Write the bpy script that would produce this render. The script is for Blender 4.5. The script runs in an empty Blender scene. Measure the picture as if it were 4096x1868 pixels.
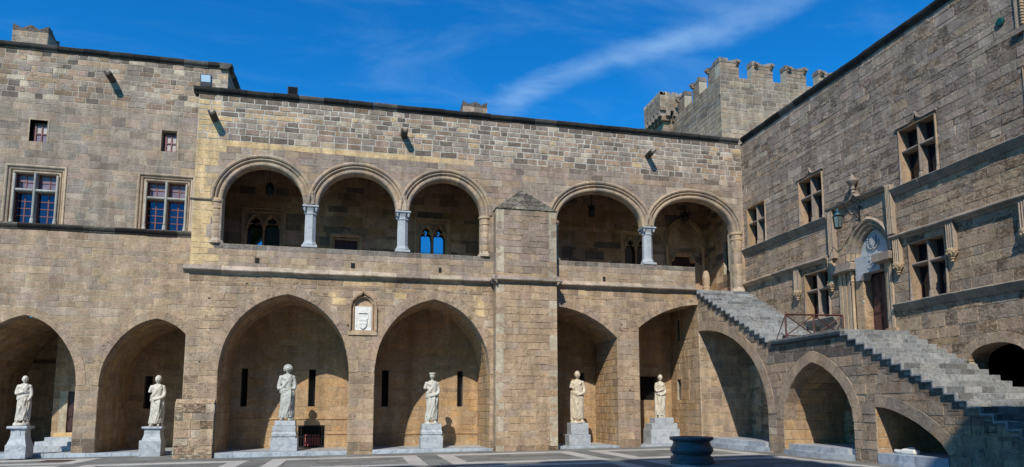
import bpy, math, random
import numpy as np
from mathutils import Vector, noise, Matrix
R = math.radians
scene = bpy.context.scene
COL = scene.collection

# ------------------------------------------------------------------ camera, sky, sun
cam = bpy.data.cameras.new('camera'); camo = bpy.data.objects.new('camera', cam); COL.objects.link(camo)
camo.location = (0, 0, 1.6); camo.rotation_euler = (R(90 + 6.689), R(0.0), R(-12.844))
cam.sensor_width = 36; cam.lens = 23.874; cam.shift_y = 0.09375; cam.clip_end = 3000; cam.clip_start = .05
scene.camera = camo
scene.view_settings.view_transform = 'Standard'; scene.view_settings.look = 'None'
scene.view_settings.exposure = 0.0; scene.view_settings.gamma = 1
scene.view_settings.use_curve_mapping = False
scene.cycles.use_denoising = True
scene.cycles.max_bounces = 8; scene.cycles.diffuse_bounces = 6; scene.cycles.glossy_bounces = 3; scene.cycles.transmission_bounces = 2
SUN = Vector((-.5, -1, 1.03)).normalized()
SUN_EL = math.asin(SUN.z); SUN_AZ = math.atan2(SUN.x, SUN.y)
world = bpy.data.worlds.new('World'); scene.world = world; world.use_nodes = True
wt = world.node_tree; wt.nodes.clear()


def N(t, typ, **kw):
    n = t.nodes.new(typ)
    for k, v in kw.items():
        setattr(n, k, v)
    return n


def L(t, a, b):
    t.links.new(a, b)


def setin(n, **kw):
    for k, v in kw.items():
        n.inputs[k.replace('_', ' ')].default_value = v
    return n


sky = N(wt, 'ShaderNodeTexSky', sky_type='NISHITA', sun_disc=False)
sky.sun_elevation = SUN_EL; sky.sun_rotation = SUN_AZ % (2 * math.pi)
sky.air_density = 1.0; sky.dust_density = .3; sky.ozone_density = 3.0; sky.altitude = 200
hsv = setin(N(wt, 'ShaderNodeHueSaturation'), Saturation=1.35, Value=1.0); L(wt, sky.outputs[0], hsv.inputs['Color'])
tintn = N(wt, 'ShaderNodeMix', data_type='RGBA', blend_type='MULTIPLY'); tintn.inputs[0].default_value = 1
L(wt, hsv.outputs[0], tintn.inputs[6]); tintn.inputs[7].default_value = (.24, 1.11, 1.36, 1)
# high cirrus: a cloud layer far above, addressed by direction / height
tc = N(wt, 'ShaderNodeTexCoord'); sep = N(wt, 'ShaderNodeSeparateXYZ'); L(wt, tc.outputs['Generated'], sep.inputs[0])


def M_(op, a, b=None, c=None, t=wt):
    n = N(t, 'ShaderNodeMath', operation=op)
    for i, v in enumerate((a, b, c)):
        if v is None:
            continue
        if isinstance(v, (int, float)):
            n.inputs[i].default_value = v
        else:
            L(t, v, n.inputs[i])
    return n.outputs[0]


zc = M_('MAXIMUM', sep.outputs[2], .05)
px_ = M_('DIVIDE', sep.outputs[0], zc); py_ = M_('DIVIDE', sep.outputs[1], zc)
comb = N(wt, 'ShaderNodeCombineXYZ'); L(wt, px_, comb.inputs[0]); L(wt, py_, comb.inputs[1])
wob = setin(N(wt, 'ShaderNodeTexNoise'), Scale=2.2, Detail=6.0, Roughness=.62); L(wt, comb.outputs[0], wob.inputs['Vector'])
wv = M_('MULTIPLY', M_('SUBTRACT', wob.outputs[0], .5), .42)
# main streak runs along the line through (.43,2.16) and (.95,1.39) of that layer
ax, ay, bx_, by_ = .43, 2.16, .95, 1.39
ln = math.hypot(bx_ - ax, by_ - ay); ux, uy = (bx_ - ax) / ln, (by_ - ay) / ln
sx = M_('SUBTRACT', px_, ax); sy = M_('SUBTRACT', py_, ay)
along = M_('ADD', M_('MULTIPLY', sx, ux), M_('MULTIPLY', sy, uy))
across = M_('ADD', M_('ADD', M_('MULTIPLY', sx, -uy), M_('MULTIPLY', sy, ux)), M_('MULTIPLY', wv, .62))
bend = M_('MULTIPLY', M_('SINE', M_('MULTIPLY', along, 6.0)), .03)
dist = M_('ABSOLUTE', M_('ADD', across, bend))
wid = N(wt, 'ShaderNodeMapRange'); L(wt, along, wid.inputs[0])
wid.inputs[1].default_value = -.3; wid.inputs[2].default_value = 1.1; wid.inputs[3].default_value = .085; wid.inputs[4].default_value = .10
band = N(wt, 'ShaderNodeMapRange', interpolation_type='SMOOTHSTEP'); L(wt, M_('DIVIDE', dist, wid.outputs[0]), band.inputs[0])
band.inputs[1].default_value = 1.1; band.inputs[2].default_value = .0; band.inputs[3].default_value = 0; band.inputs[4].default_value = 1
endr = N(wt, 'ShaderNodeMapRange', interpolation_type='SMOOTHSTEP'); L(wt, along, endr.inputs[0])
endr.inputs[1].default_value = -.12; endr.inputs[2].default_value = .12
rot = N(wt, 'ShaderNodeMapping'); L(wt, comb.outputs[0], rot.inputs[0]); rot.inputs['Rotation'].default_value = (0, 0, R(50)); rot.inputs['Scale'].default_value = (1.3, 3.2, 1)
fib = setin(N(wt, 'ShaderNodeTexNoise'), Scale=1.9, Detail=8.0, Roughness=.55, Distortion=.7); L(wt, rot.outputs[0], fib.inputs['Vector'])
fibr = N(wt, 'ShaderNodeMapRange'); L(wt, fib.outputs[0], fibr.inputs[0]); fibr.inputs[1].default_value = .3; fibr.inputs[2].default_value = .72
streak = M_('MULTIPLY', M_('MULTIPLY', band.outputs[0], endr.outputs[0]), M_('ADD', M_('MULTIPLY', fibr.outputs[0], .75), .2))
rot2 = N(wt, 'ShaderNodeMapping'); L(wt, comb.outputs[0], rot2.inputs[0]); rot2.inputs['Rotation'].default_value = (0, 0, R(28)); rot2.inputs['Scale'].default_value = (1.0, 2.0, 1)
veil = setin(N(wt, 'ShaderNodeTexNoise'), Scale=1.1, Detail=8.0, Roughness=.62, Distortion=1.2); L(wt, rot2.outputs[0], veil.inputs['Vector'])
veilr = N(wt, 'ShaderNodeMapRange', interpolation_type='SMOOTHSTEP'); L(wt, veil.outputs[0], veilr.inputs[0])
veilr.inputs[1].default_value = .46; veilr.inputs[2].default_value = .8; veilr.inputs[4].default_value = .2
cl = M_('MINIMUM', M_('ADD', M_('MULTIPLY', streak, .62), veilr.outputs[0]), 1.0)
cmix = N(wt, 'ShaderNodeMix', data_type='RGBA'); L(wt, cl, cmix.inputs[0]); L(wt, tintn.outputs[2], cmix.inputs[6])
cmix.inputs[7].default_value = (2.5, 4.3, 6.8, 1)
bg = N(wt, 'ShaderNodeBackground'); bg.inputs[1].default_value = .135
L(wt, cmix.outputs[2], bg.inputs[0])
wo = N(wt, 'ShaderNodeOutputWorld'); L(wt, bg.outputs[0], wo.inputs[0])

sl = bpy.data.lights.new('sun', 'SUN'); sl.energy = 5.0; sl.angle = R(.55); sl.color = (1, .925, .80)
so = bpy.data.objects.new('sun', sl); COL.objects.link(so); so.location = (-20, -40, 45)
so.rotation_euler = SUN.to_track_quat('Z', 'Y').to_euler()

# ------------------------------------------------------------------ materials
MATS = {}


def stone_mat(name, base=(.36, .30, .23), attr=True, rough=.9, bump=.5, grain=1.0, spots=.35, scale=1.0, streak=0.0):
    m = bpy.data.materials.new(name); m.use_nodes = True; t = m.node_tree; b = t.nodes['Principled BSDF']
    b.inputs['Roughness'].default_value = rough
    b.inputs['Specular IOR Level'].default_value = .25
    g = N(t, 'ShaderNodeNewGeometry')
    if attr:
        a = N(t, 'ShaderNodeAttribute', attribute_name='tint'); c0 = a.outputs[0]; er = a.outputs['Alpha']
    else:
        rgb = N(t, 'ShaderNodeRGB'); rgb.outputs[0].default_value = (*base, 1); c0 = rgb.outputs[0]
        v = N(t, 'ShaderNodeValue'); v.outputs[0].default_value = .4; er = v.outputs[0]
    mp = N(t, 'ShaderNodeMapping'); L(t, g.outputs['Position'], mp.inputs[0])
    mp.inputs['Scale'].default_value = (scale, scale, scale * (1.0 + streak * 0))
    n1 = setin(N(t, 'ShaderNodeTexNoise'), Scale=2.3, Detail=7.0, Roughness=.65); L(t, mp.outputs[0], n1.inputs['Vector'])
    n2 = setin(N(t, 'ShaderNodeTexNoise'), Scale=22.0, Detail=5.0, Roughness=.7); L(t, mp.outputs[0], n2.inputs['Vector'])
    f1 = N(t, 'ShaderNodeMapRange'); L(t, n1.outputs[0], f1.inputs[0]); f1.inputs[1].default_value = .3; f1.inputs[2].default_value = .7; f1.inputs[3].default_value = 1 - .22 * grain; f1.inputs[4].default_value = 1 + .18 * grain
    f2 = N(t, 'ShaderNodeMapRange'); L(t, n2.outputs[0], f2.inputs[0]); f2.inputs[1].default_value = .3; f2.inputs[2].default_value = .7; f2.inputs[3].default_value = 1 - .3 * grain; f2.inputs[4].default_value = 1 + .22 * grain
    # run-off stains: long vertical streaks of grime
    mps = N(t, 'ShaderNodeMapping'); L(t, g.outputs['Position'], mps.inputs[0]); mps.inputs['Scale'].default_value = (2.6, 2.6, .28)
    n5 = setin(N(t, 'ShaderNodeTexNoise'), Scale=1.0, Detail=6.0, Roughness=.6); L(t, mps.outputs[0], n5.inputs['Vector'])
    f5 = N(t, 'ShaderNodeMapRange'); L(t, n5.outputs[0], f5.inputs[0]); f5.inputs[1].default_value = .38; f5.inputs[2].default_value = .62; f5.inputs[3].default_value = .80; f5.inputs[4].default_value = 1.08
    n6 = setin(N(t, 'ShaderNodeTexNoise'), Scale=7.5, Detail=6.0, Roughness=.7, Distortion=.6); L(t, mp.outputs[0], n6.inputs['Vector'])
    f6 = N(t, 'ShaderNodeMapRange'); L(t, n6.outputs[0], f6.inputs[0]); f6.inputs[1].default_value = .33; f6.inputs[2].default_value = .67; f6.inputs[3].default_value = 1 - .20 * grain; f6.inputs[4].default_value = 1 + .15 * grain
    mul = M_('MULTIPLY', M_('MULTIPLY', f1.outputs[0], f2.outputs[0], t=t), M_('MULTIPLY', f5.outputs[0], f6.outputs[0], t=t), t=t)
    vm = N(t, 'ShaderNodeVectorMath', operation='SCALE'); L(t, c0, vm.inputs[0]); L(t, mul, vm.inputs['Scale'])
    # grey lichen patches
    n3 = setin(N(t, 'ShaderNodeTexNoise'), Scale=3.2, Detail=7.0, Roughness=.72); L(t, mp.outputs[0], n3.inputs['Vector'])
    f3 = N(t, 'ShaderNodeMapRange', interpolation_type='SMOOTHSTEP'); L(t, n3.outputs[0], f3.inputs[0]); f3.inputs[1].default_value = .54; f3.inputs[2].default_value = .70; f3.inputs[4].default_value = spots
    mx = N(t, 'ShaderNodeMix', data_type='RGBA', blend_type='MULTIPLY'); L(t, f3.outputs[0], mx.inputs[0]); L(t, vm.outputs[0], mx.inputs[6]); mx.inputs[7].default_value = (.5, .48, .46, 1)
    # weathered pits and hollows, deeper on the badly eroded stones
    n7 = setin(N(t, 'ShaderNodeTexNoise'), Scale=5.0, Detail=9.0, Roughness=.78, Distortion=1.0)
    mq = N(t, 'ShaderNodeMapping'); L(t, g.outputs['Position'], mq.inputs[0]); mq.inputs['Scale'].default_value = (1, 1, 1.9); L(t, mq.outputs[0], n7.inputs['Vector'])
    thr = M_('SUBTRACT', .66, M_('MULTIPLY', er, .13, t=t), t=t)
    hol = N(t, 'ShaderNodeMapRange'); L(t, n7.outputs[0], hol.inputs[0]); L(t, thr, hol.inputs[1]); L(t, M_('ADD', thr, .06, t=t), hol.inputs[2])
    pitc = N(t, 'ShaderNodeMix', data_type='RGBA', blend_type='MULTIPLY'); L(t, M_('MULTIPLY', hol.outputs[0], .55, t=t), pitc.inputs[0]); L(t, mx.outputs[2], pitc.inputs[6]); pitc.inputs[7].default_value = (.45, .38, .30, 1)
    L(t, pitc.outputs[2], b.inputs['Base Color'])
    vo = setin(N(t, 'ShaderNodeTexVoronoi'), Scale=11.0); L(t, mp.outputs[0], vo.inputs['Vector'])
    pit = N(t, 'ShaderNodeMapRange'); L(t, vo.outputs[0], pit.inputs[0]); pit.inputs[1].default_value = 0; pit.inputs[2].default_value = .45
    n4 = setin(N(t, 'ShaderNodeTexNoise'), Scale=13.0, Detail=8.0, Roughness=.75); L(t, mp.outputs[0], n4.inputs['Vector'])
    h = M_('SUBTRACT', M_('ADD', M_('MULTIPLY', n4.outputs[0], 1.0, t=t), M_('MULTIPLY', pit.outputs[0], .25, t=t), t=t), M_('MULTIPLY', hol.outputs[0], .9, t=t), t=t)
    bp = N(t, 'ShaderNodeBump'); bp.inputs['Distance'].default_value = .05
    L(t, h, bp.inputs['Height']); L(t, M_('MINIMUM', M_('ADD', M_('MULTIPLY', er, bump * 1.3, t=t), .12, t=t), 1.0, t=t), bp.inputs['Strength'])
    L(t, bp.outputs[0], b.inputs['Normal'])
    MATS[name] = m
    return m


def plain_mat(name, col, rough=.5, metal=0.0, spec=.5, noise_amt=.15, nscale=20, bump=0.0, alpha=None):
    m = bpy.data.materials.new(name); m.use_nodes = True; t = m.node_tree; b = t.nodes['Principled BSDF']
    b.inputs['Roughness'].default_value = rough; b.inputs['Metallic'].default_value = metal; b.inputs['Specular IOR Level'].default_value = spec
    g = N(t, 'ShaderNodeNewGeometry')
    n = setin(N(t, 'ShaderNodeTexNoise'), Scale=nscale, Detail=5.0, Roughness=.65); L(t, g.outputs['Position'], n.inputs['Vector'])
    f = N(t, 'ShaderNodeMapRange'); L(t, n.outputs[0], f.inputs[0]); f.inputs[1].default_value = .3; f.inputs[2].default_value = .7
    f.inputs[3].default_value = 1 - noise_amt; f.inputs[4].default_value = 1 + noise_amt
    rgb = N(t, 'ShaderNodeRGB'); rgb.outputs[0].default_value = (*col, 1)
    vm = N(t, 'ShaderNodeVectorMath', operation='SCALE'); L(t, rgb.outputs[0], vm.inputs[0]); L(t, f.outputs[0], vm.inputs['Scale'])
    L(t, vm.outputs[0], b.inputs['Base Color'])
    if bump:
        bp = N(t, 'ShaderNodeBump'); bp.inputs['Distance'].default_value = .01; bp.inputs['Strength'].default_value = bump
        L(t, n.outputs[0], bp.inputs['Height']); L(t, bp.outputs[0], b.inputs['Normal'])
    MATS[name] = m
    return m


def marble_mat(name, base, vein, scale=1.0, rough=.55, vein_amt=.6, bump=.15):
    m = bpy.data.materials.new(name); m.use_nodes = True; t = m.node_tree; b = t.nodes['Principled BSDF']
    b.inputs['Roughness'].default_value = rough; b.inputs['Specular IOR Level'].default_value = .35
    g = N(t, 'ShaderNodeNewGeometry')
    n = setin(N(t, 'ShaderNodeTexNoise'), Scale=3.2 * scale, Detail=8.0, Roughness=.62, Distortion=1.6); L(t, g.outputs['Position'], n.inputs['Vector'])
    r = N(t, 'ShaderNodeMapRange', interpolation_type='SMOOTHSTEP'); L(t, n.outputs[0], r.inputs[0]); r.inputs[1].default_value = .42; r.inputs[2].default_value = .68; r.inputs[4].default_value = vein_amt
    n2 = setin(N(t, 'ShaderNodeTexNoise'), Scale=19 * scale, Detail=6.0, Roughness=.7); L(t, g.outputs['Position'], n2.inputs['Vector'])
    f2 = N(t, 'ShaderNodeMapRange'); L(t, n2.outputs[0], f2.inputs[0]); f2.inputs[1].default_value = .3; f2.inputs[2].default_value = .7; f2.inputs[3].default_value = .84; f2.inputs[4].default_value = 1.1
    a = N(t, 'ShaderNodeAttribute', attribute_name='tint')
    rgb = N(t, 'ShaderNodeMix', data_type='RGBA'); L(t, r.outputs[0], rgb.inputs[0]); rgb.inputs[6].default_value = (*base, 1); rgb.inputs[7].default_value = (*vein, 1)
    mu = N(t, 'ShaderNodeMix', data_type='RGBA', blend_type='MULTIPLY'); mu.inputs[0].default_value = 1; L(t, rgb.outputs[2], mu.inputs[6]); L(t, a.outputs[0], mu.inputs[7])
    vm = N(t, 'ShaderNodeVectorMath', operation='SCALE'); L(t, mu.outputs[2], vm.inputs[0]); L(t, f2.outputs[0], vm.inputs['Scale'])
    L(t, vm.outputs[0], b.inputs['Base Color'])
    bp = N(t, 'ShaderNodeBump'); bp.inputs['Distance'].default_value = .02; bp.inputs['Strength'].default_value = bump
    L(t, n2.outputs[0], bp.inputs['Height']); L(t, bp.outputs[0], b.inputs['Normal'])
    MATS[name] = m
    return m


ST = stone_mat('limestone')
MORT = stone_mat('mortar', base=(.40, .36, .29), attr=True, bump=.4, spots=.3)
MOULD = stone_mat('moulding_stone', bump=.25, grain=.8)
STEP = marble_mat('step_marble', (.275, .285, .295), (.115, .12, .12), scale=2.0, vein_amt=.85, bump=.6)
PED = marble_mat('pedestal_marble', (.42, .45, .485), (.22, .255, .30), scale=.9, vein_amt=.8, bump=.15)
STATUE = marble_mat('statue_marble', (.57, .54, .48), (.32, .25, .165), scale=1.1, vein_amt=.55, bump=.2, rough=.6)
COLM = marble_mat('column_marble', (.40, .43, .46), (.26, .29, .33), scale=1.3, bump=.25)
WELLM = marble_mat('well_marble', (.095, .108, .125), (.055, .065, .08), scale=1.2, rough=.4, vein_amt=.6, bump=.1)
WHITE = marble_mat('relief_marble', (.72, .72, .69), (.55, .54, .5), scale=1.4, bump=.2)
PAVEW = marble_mat('paving_marble', (.46, .44, .41), (.34, .33, .31), scale=.8, bump=.1)
RELIEF = marble_mat('tympanum_marble', (.40, .42, .44), (.24, .26, .29), scale=1.6, bump=.3)
WOODR = plain_mat('painted_red_wood', (.16, .045, .04), rough=.5, noise_amt=.3, nscale=30)
DOORM = plain_mat('dark_red_door_paint', (.045, .014, .014), rough=.5, noise_amt=.3, nscale=14)
DOORB = plain_mat('brown_door_paint', (.075, .032, .028), rough=.5, noise_amt=.35, nscale=14, bump=.2)
IRON = plain_mat('wrought_iron', (.018, .018, .02), rough=.55, metal=.4, noise_amt=.3)
RUST = plain_mat('rust_red_iron', (.075, .024, .019), rough=.55, noise_amt=.3, nscale=40)
DARK = plain_mat('shade_black', (.012, .01, .009), rough=.95, noise_amt=.2, nscale=3)  # near-black colour standing for the shade in unlit rooms and holes
GLASSB = plain_mat('window_glass_blue', (.028, .05, .085), rough=.03, metal=.85, noise_amt=.1, nscale=2)
GLASSM = plain_mat('mirroring_glass', (.14, .36, .46), rough=.04, metal=1.0, noise_amt=.05, nscale=2)
GLASSD = plain_mat('window_glass_dark', (.012, .014, .018), rough=.12, spec=.6, noise_amt=.2, nscale=3)
CURT = plain_mat('curtain_behind_glass', (.16, .12, .16), rough=.3, spec=.6, noise_amt=.35, nscale=7)
CURTW = plain_mat('white_curtain_behind_glass', (.42, .36, .34), rough=.3, spec=.5, noise_amt=.15, nscale=9)
LAMPG = plain_mat('lamp_glass', (.45, .60, .72), rough=.12, spec=.8, noise_amt=.06)
LANTG = plain_mat('lantern_glass', (.10, .12, .12), rough=.15, spec=.8, noise_amt=.2)
VERD = plain_mat('verdigris_copper', (.03, .09, .13), rough=.5, metal=.2, noise_amt=.3)
GREENC = plain_mat('green_enamel', (.005, .06, .055), rough=.4, noise_amt=.2)
BLACKP = plain_mat('black_plastic', (.02, .025, .035), rough=.5, noise_amt=.15)
CREAM = plain_mat('cream_plastic', (.70, .62, .42), rough=.5, noise_amt=.05)
PINK = plain_mat('pink_plastic', (.45, .12, .12), rough=.5, noise_amt=.1)


# paving: grey slabs with fine joints
def paving_mat():
    m = bpy.data.materials.new('grey_paving'); m.use_nodes = True; t = m.node_tree; b = t.nodes['Principled BSDF']
    b.inputs['Roughness'].default_value = .75; b.inputs['Specular IOR Level'].default_value = .3
    a = N(t, 'ShaderNodeAttribute', attribute_name='tint')
    g = N(t, 'ShaderNodeNewGeometry')
    n = setin(N(t, 'ShaderNodeTexNoise'), Scale=1.3, Detail=8.0, Roughness=.66); L(t, g.outputs['Position'], n.inputs['Vector'])
    f = N(t, 'ShaderNodeMapRange'); L(t, n.outputs[0], f.inputs[0]); f.inputs[1].default_value = .3; f.inputs[2].default_value = .7; f.inputs[3].default_value = .78; f.inputs[4].default_value = 1.2
    n2 = setin(N(t, 'ShaderNodeTexNoise'), Scale=30, Detail=5.0, Roughness=.7); L(t, g.outputs['Position'], n2.inputs['Vector'])
    f2 = N(t, 'ShaderNodeMapRange'); L(t, n2.outputs[0], f2.inputs[0]); f2.inputs[1].default_value = .3; f2.inputs[2].default_value = .7; f2.inputs[3].default_value = .85; f2.inputs[4].default_value = 1.12
    vm = N(t, 'ShaderNodeVectorMath', operation='SCALE'); L(t, a.outputs[0], vm.inputs[0]); L(t, M_('MULTIPLY', f.outputs[0], f2.outputs[0], t=t), vm.inputs['Scale'])
    L(t, vm.outputs[0], b.inputs['Base Color'])
    bp = N(t, 'ShaderNodeBump'); bp.inputs['Distance'].default_value = .01; bp.inputs['Strength'].default_value = .3
    L(t, n2.outputs[0], bp.inputs['Height']); L(t, bp.outputs[0], b.inputs['Normal'])
    return m


PAVE = paving_mat()

# ------------------------------------------------------------------ mesh helpers
WL = {}


class MB:
    def __init__(s):
        s.v = []; s.f = []; s.c = []

    def add(s, vs, fs, c=(1, 1, 1, .4)):
        o = len(s.v); s.v.extend(tuple(x) for x in vs)
        for f in fs:
            s.f.append(tuple(i + o for i in f)); s.c.append(c)

    def box(s, p0, p1, c=(1, 1, 1, .4), bev=0.0):
        x0, y0, z0 = p0; x1, y1, z1 = p1
        if bev <= 0:
            s.add([(x0, y0, z0), (x1, y0, z0), (x1, y1, z0), (x0, y1, z0), (x0, y0, z1), (x1, y0, z1), (x1, y1, z1), (x0, y1, z1)],
                  [(0, 3, 2, 1), (4, 5, 6, 7), (0, 1, 5, 4), (1, 2, 6, 5), (2, 3, 7, 6), (3, 0, 4, 7)], c)
        else:
            b = min(bev, (x1 - x0) * .3, (y1 - y0) * .3, (z1 - z0) * .3)
            vs = []
            rings = [(z0, b), (z0 + b, 0), (z1 - b, 0), (z1, b)]
            for z, k in rings:
                vs += [(x0 + k, y0 + k, z), (x1 - k, y0 + k, z), (x1 - k, y1 - k, z), (x0 + k, y1 - k, z)]
            fs = [(0, 3, 2, 1), (12, 13, 14, 15)]
            for r in range(3):
                for i in range(4):
                    j = (i + 1) % 4
                    fs.append((r * 4 + i, r * 4 + j, r * 4 + 4 + j, r * 4 + 4 + i))
            s.add(vs, fs, c)

    def prism(s, poly, fn, d0, d1, c=(1, 1, 1, .4)):
        """poly: list of (u,v); fn(u,v,d) -> point"""
        n = len(poly)
        vs = [fn(a, b, d0) for a, b in poly] + [fn(a, b, d1) for a, b in poly]
        fs = [tuple(range(n - 1, -1, -1)), tuple(range(n, 2 * n))] + [(i, (i + 1) % n, n + (i + 1) % n, n + i) for i in range(n)]
        s.add(vs, fs, c)

    def tube(s, pts, r, n=8, c=(1, 1, 1, .4), caps=True, flat=1.0):
        pts = [Vector(p) for p in pts]; k = len(pts)
        rs = r if isinstance(r, (list, tuple)) else [r] * k
        vs = []; prev = None
        for i, p in enumerate(pts):
            d = (pts[min(i + 1, k - 1)] - pts[max(i - 1, 0)]).normalized()
            a = prev if prev is not None else (Vector((0, 0, 1)) if abs(d.z) < .9 else Vector((1, 0, 0)))
            x = (a - d * a.dot(d))
            if x.length < 1e-5:
                x = d.orthogonal()
            x.normalize(); prev = x; y = d.cross(x)
            for j in range(n):
                t = 2 * math.pi * j / n
                vs.append(p + x * (math.cos(t) * rs[i]) + y * (math.sin(t) * rs[i] * flat))
        fs = [(i * n + j, i * n + (j + 1) % n, (i + 1) * n + (j + 1) % n, (i + 1) * n + j) for i in range(k - 1) for j in range(n)]
        if caps:
            fs += [tuple(range(n - 1, -1, -1)), tuple(range((k - 1) * n, k * n))]
        s.add(vs, fs, c)

    def lathe(s, prof, cx, cy, n=24, c=(1, 1, 1, .4), a0=0.0, a1=2 * math.pi, sq=None):
        full = abs(a1 - a0 - 2 * math.pi) < 1e-6
        m = n if full else n + 1; vs = []
        for r, z in prof:
            for j in range(m):
                t = a0 + (a1 - a0) * j / n
                k = 1.0
                if sq:
                    k = 1 / max(abs(math.cos(t)), abs(math.sin(t))) * sq + (1 - sq)
                vs.append((cx + r * k * math.cos(t), cy + r * k * math.sin(t), z))
        fs = []
        for i in range(len(prof) - 1):
            for j in range(n if full else n):
                j2 = (j + 1) % m if full else j + 1
                fs.append((i * m + j, i * m + j2, (i + 1) * m + j2, (i + 1) * m + j))
        if full:
            if prof[0][0] > 1e-4: fs.append(tuple(range(m - 1, -1, -1)))
            if prof[-1][0] > 1e-4: fs.append(tuple((len(prof) - 1) * m + j for j in range(m)))
        s.add(vs, fs, c)

    def build(s, name, mat, parent=None, smooth=False, origin=None, kind=None, label=None, auto=None):
        return mkobj(name, np.array(s.v, dtype=float), s.f, s.c, mat, parent, smooth, origin, kind, label)


def mkobj(name, V, F, C, mat, parent=None, smooth=False, origin=None, kind=None, label=None):
    if origin is None:
        lo = V.min(0); hi = V.max(0); origin = np.array([(lo[0] + hi[0]) / 2, (lo[1] + hi[1]) / 2, lo[2]])
    origin = np.array(origin, dtype=float)
    me = bpy.data.meshes.new(name); me.from_pydata((V - origin).tolist(), [], F)
    if C is not None:
        at = me.attributes.new('tint', 'FLOAT_COLOR', 'FACE')
        at.data.foreach_set('color', np.array(C, dtype=np.float32).ravel())
    if smooth:
        me.polygons.foreach_set('use_smooth', [True] * len(me.polygons))
    me.materials.append(mat); me.update()
    o = bpy.data.objects.new(name, me); COL.objects.link(o)
    w = Vector(origin); WL[o.name] = w
    if parent is not None:
        o.parent = parent; o.location = w - WL[parent.name]
    else:
        o.location = w
    if kind: o['kind'] = kind
    if label: o['label'] = label
    return o


def thing(name, label, cat, loc, group=None):
    o = bpy.data.objects.new(name, None); COL.objects.link(o); o.location = loc; WL[o.name] = Vector(loc)
    o.empty_display_size = .2
    o['label'] = label; o['category'] = cat
    if group: o['group'] = group
    return o


def tag(o, label, cat, group=None):
    o['label'] = label; o['category'] = cat
    if group: o['group'] = group
    return o


def smooth_by_angle(o, ang=35):
    me = o.data
    me.polygons.foreach_set('use_smooth', [True] * len(me.polygons))
    bm_edges = {}
    pn = [p.normal.copy() for p in me.polygons]
    for p in me.polygons:
        for k in p.edge_keys:
            bm_edges.setdefault(k, []).append(p.index)
    sharp = [False] * len(me.edges); ca = math.cos(R(ang))
    for e in me.edges:
        fs = bm_edges.get(tuple(sorted(e.vertices)), bm_edges.get(e.key, []))
        if len(fs) != 2 or pn[fs[0]].dot(pn[fs[1]]) < ca:
            sharp[e.index] = True
    at = me.attributes.get('sharp_edge') or me.attributes.new('sharp_edge', 'BOOLEAN', 'EDGE')
    at.data.foreach_set('value', sharp)


class Fr:
    """plane frame: u runs along the wall, z up, d out of the wall towards the court"""
    def __init__(s, o, u, n):
        s.o = Vector(o); s.u = Vector(u); s.n = Vector(n)

    def __call__(s, u, z, d=0.0):
        return s.o + s.u * u + s.n * d + Vector((0, 0, z))


CM = np.array([[.974976, -.22231, 0], [0, 0, 0], [0, 0, 0]])
_y, _p = .224168, .116747
_f = Vector((math.sin(_y) * math.cos(_p), math.cos(_y) * math.cos(_p), math.sin(_p)))
_r = Vector((math.cos(_y), -math.sin(_y), 0)); _u = _r.cross(_f)


def view_size(pts):
    """size and place of a polygon as seen from the court, only used to choose which stones become single parts"""
    q = []
    for p in pts:
        d = p - Vector((0, 0, 1.6)); w = d.dot(_f)
        if w < .5: return 0
        q.append((d.dot(_r) / w, d.dot(_u) / w))
    a = 0
    for i in range(len(q)):
        x0, y0 = q[i]; x1, y1 = q[(i + 1) % len(q)]; a += x0 * y1 - x1 * y0
    cx = sum(x for x, _ in q) / len(q); cy = sum(y for _, y in q) / len(q)
    if abs(cx) > .76 or cy < -.21 or cy > .5: return 0
    return abs(a) / 2


# ------------------------------------------------------------------ stone colours (real albedo)
K_ = 1.05
def _k(*c): return (c[0] * K_ * 1.03, c[1] * K_ * .972, c[2] * K_ * .955)
GREY = _k(.280, .242, .205); DGREY = _k(.125, .108, .092); TAN = _k(.385, .292, .198); LTAN = _k(.45, .355, .24)
BROWN = _k(.235, .175, .125); YEL = _k(.57, .445, .25); YEL2 = _k(.50, .37, .20); LIGHT = _k(.45, .395, .31); PINKT = _k(.325, .245, .192); ORANGE = _k(.45, .29, .135)
OCHRE = _k(.385, .268, .145)


def pick(rng, table, jit=.12, er=.4, sp=.48):
    tw = sum(max(w, 0) for _, w in table); mean = [sum(c[i] * max(w, 0) for c, w in table) / tw for i in range(3)]
    r = rng.random() * tw
    for c, w in table:
        r -= max(w, 0)
        if r <= 0: break
    k = 1 + rng.uniform(-jit, jit) * .8; c = [m + (a - m) * sp for a, m in zip(c, mean)]
    return (c[0] * k, c[1] * k * (1 + rng.uniform(-.012, .012)), c[2] * k * (1 + rng.uniform(-.04, .04)), er * rng.uniform(.5, 1.4))


def nz(u, z, s=.35, o=0.0):
    return noise.noise(Vector((u * s + o, z * s, o * 1.7)))


# ------------------------------------------------------------------ openings
class Op:
    """opening described by a closed outline: left side u(z) and right side u(z)"""
    def __init__(s, left, right):
        s.lz = [p[1] for p in left]; s.lu = [p[0] for p in left]; s.rz = [p[1] for p in right]; s.ru = [p[0] for p in right]
        s.z0 = min(s.lz); s.z1 = max(s.lz)
        s.um = (s.lu[-1] + s.ru[-1]) / 2; s.rect = False; s.snap = []

    def at(s, z):
        if z < s.z0 - 1e-6 or z > s.z1 + 1e-6: return None
        return (float(np.interp(z, s.lz, s.lu)), float(np.interp(z, s.rz, s.ru)))


def rect_op(u0, u1, z0, z1):
    o = Op([(u0, z0), (u0, z1)], [(u1, z0), (u1, z1)]); o.rect = True; o.snap = [z0, z1]
    return o


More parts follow.
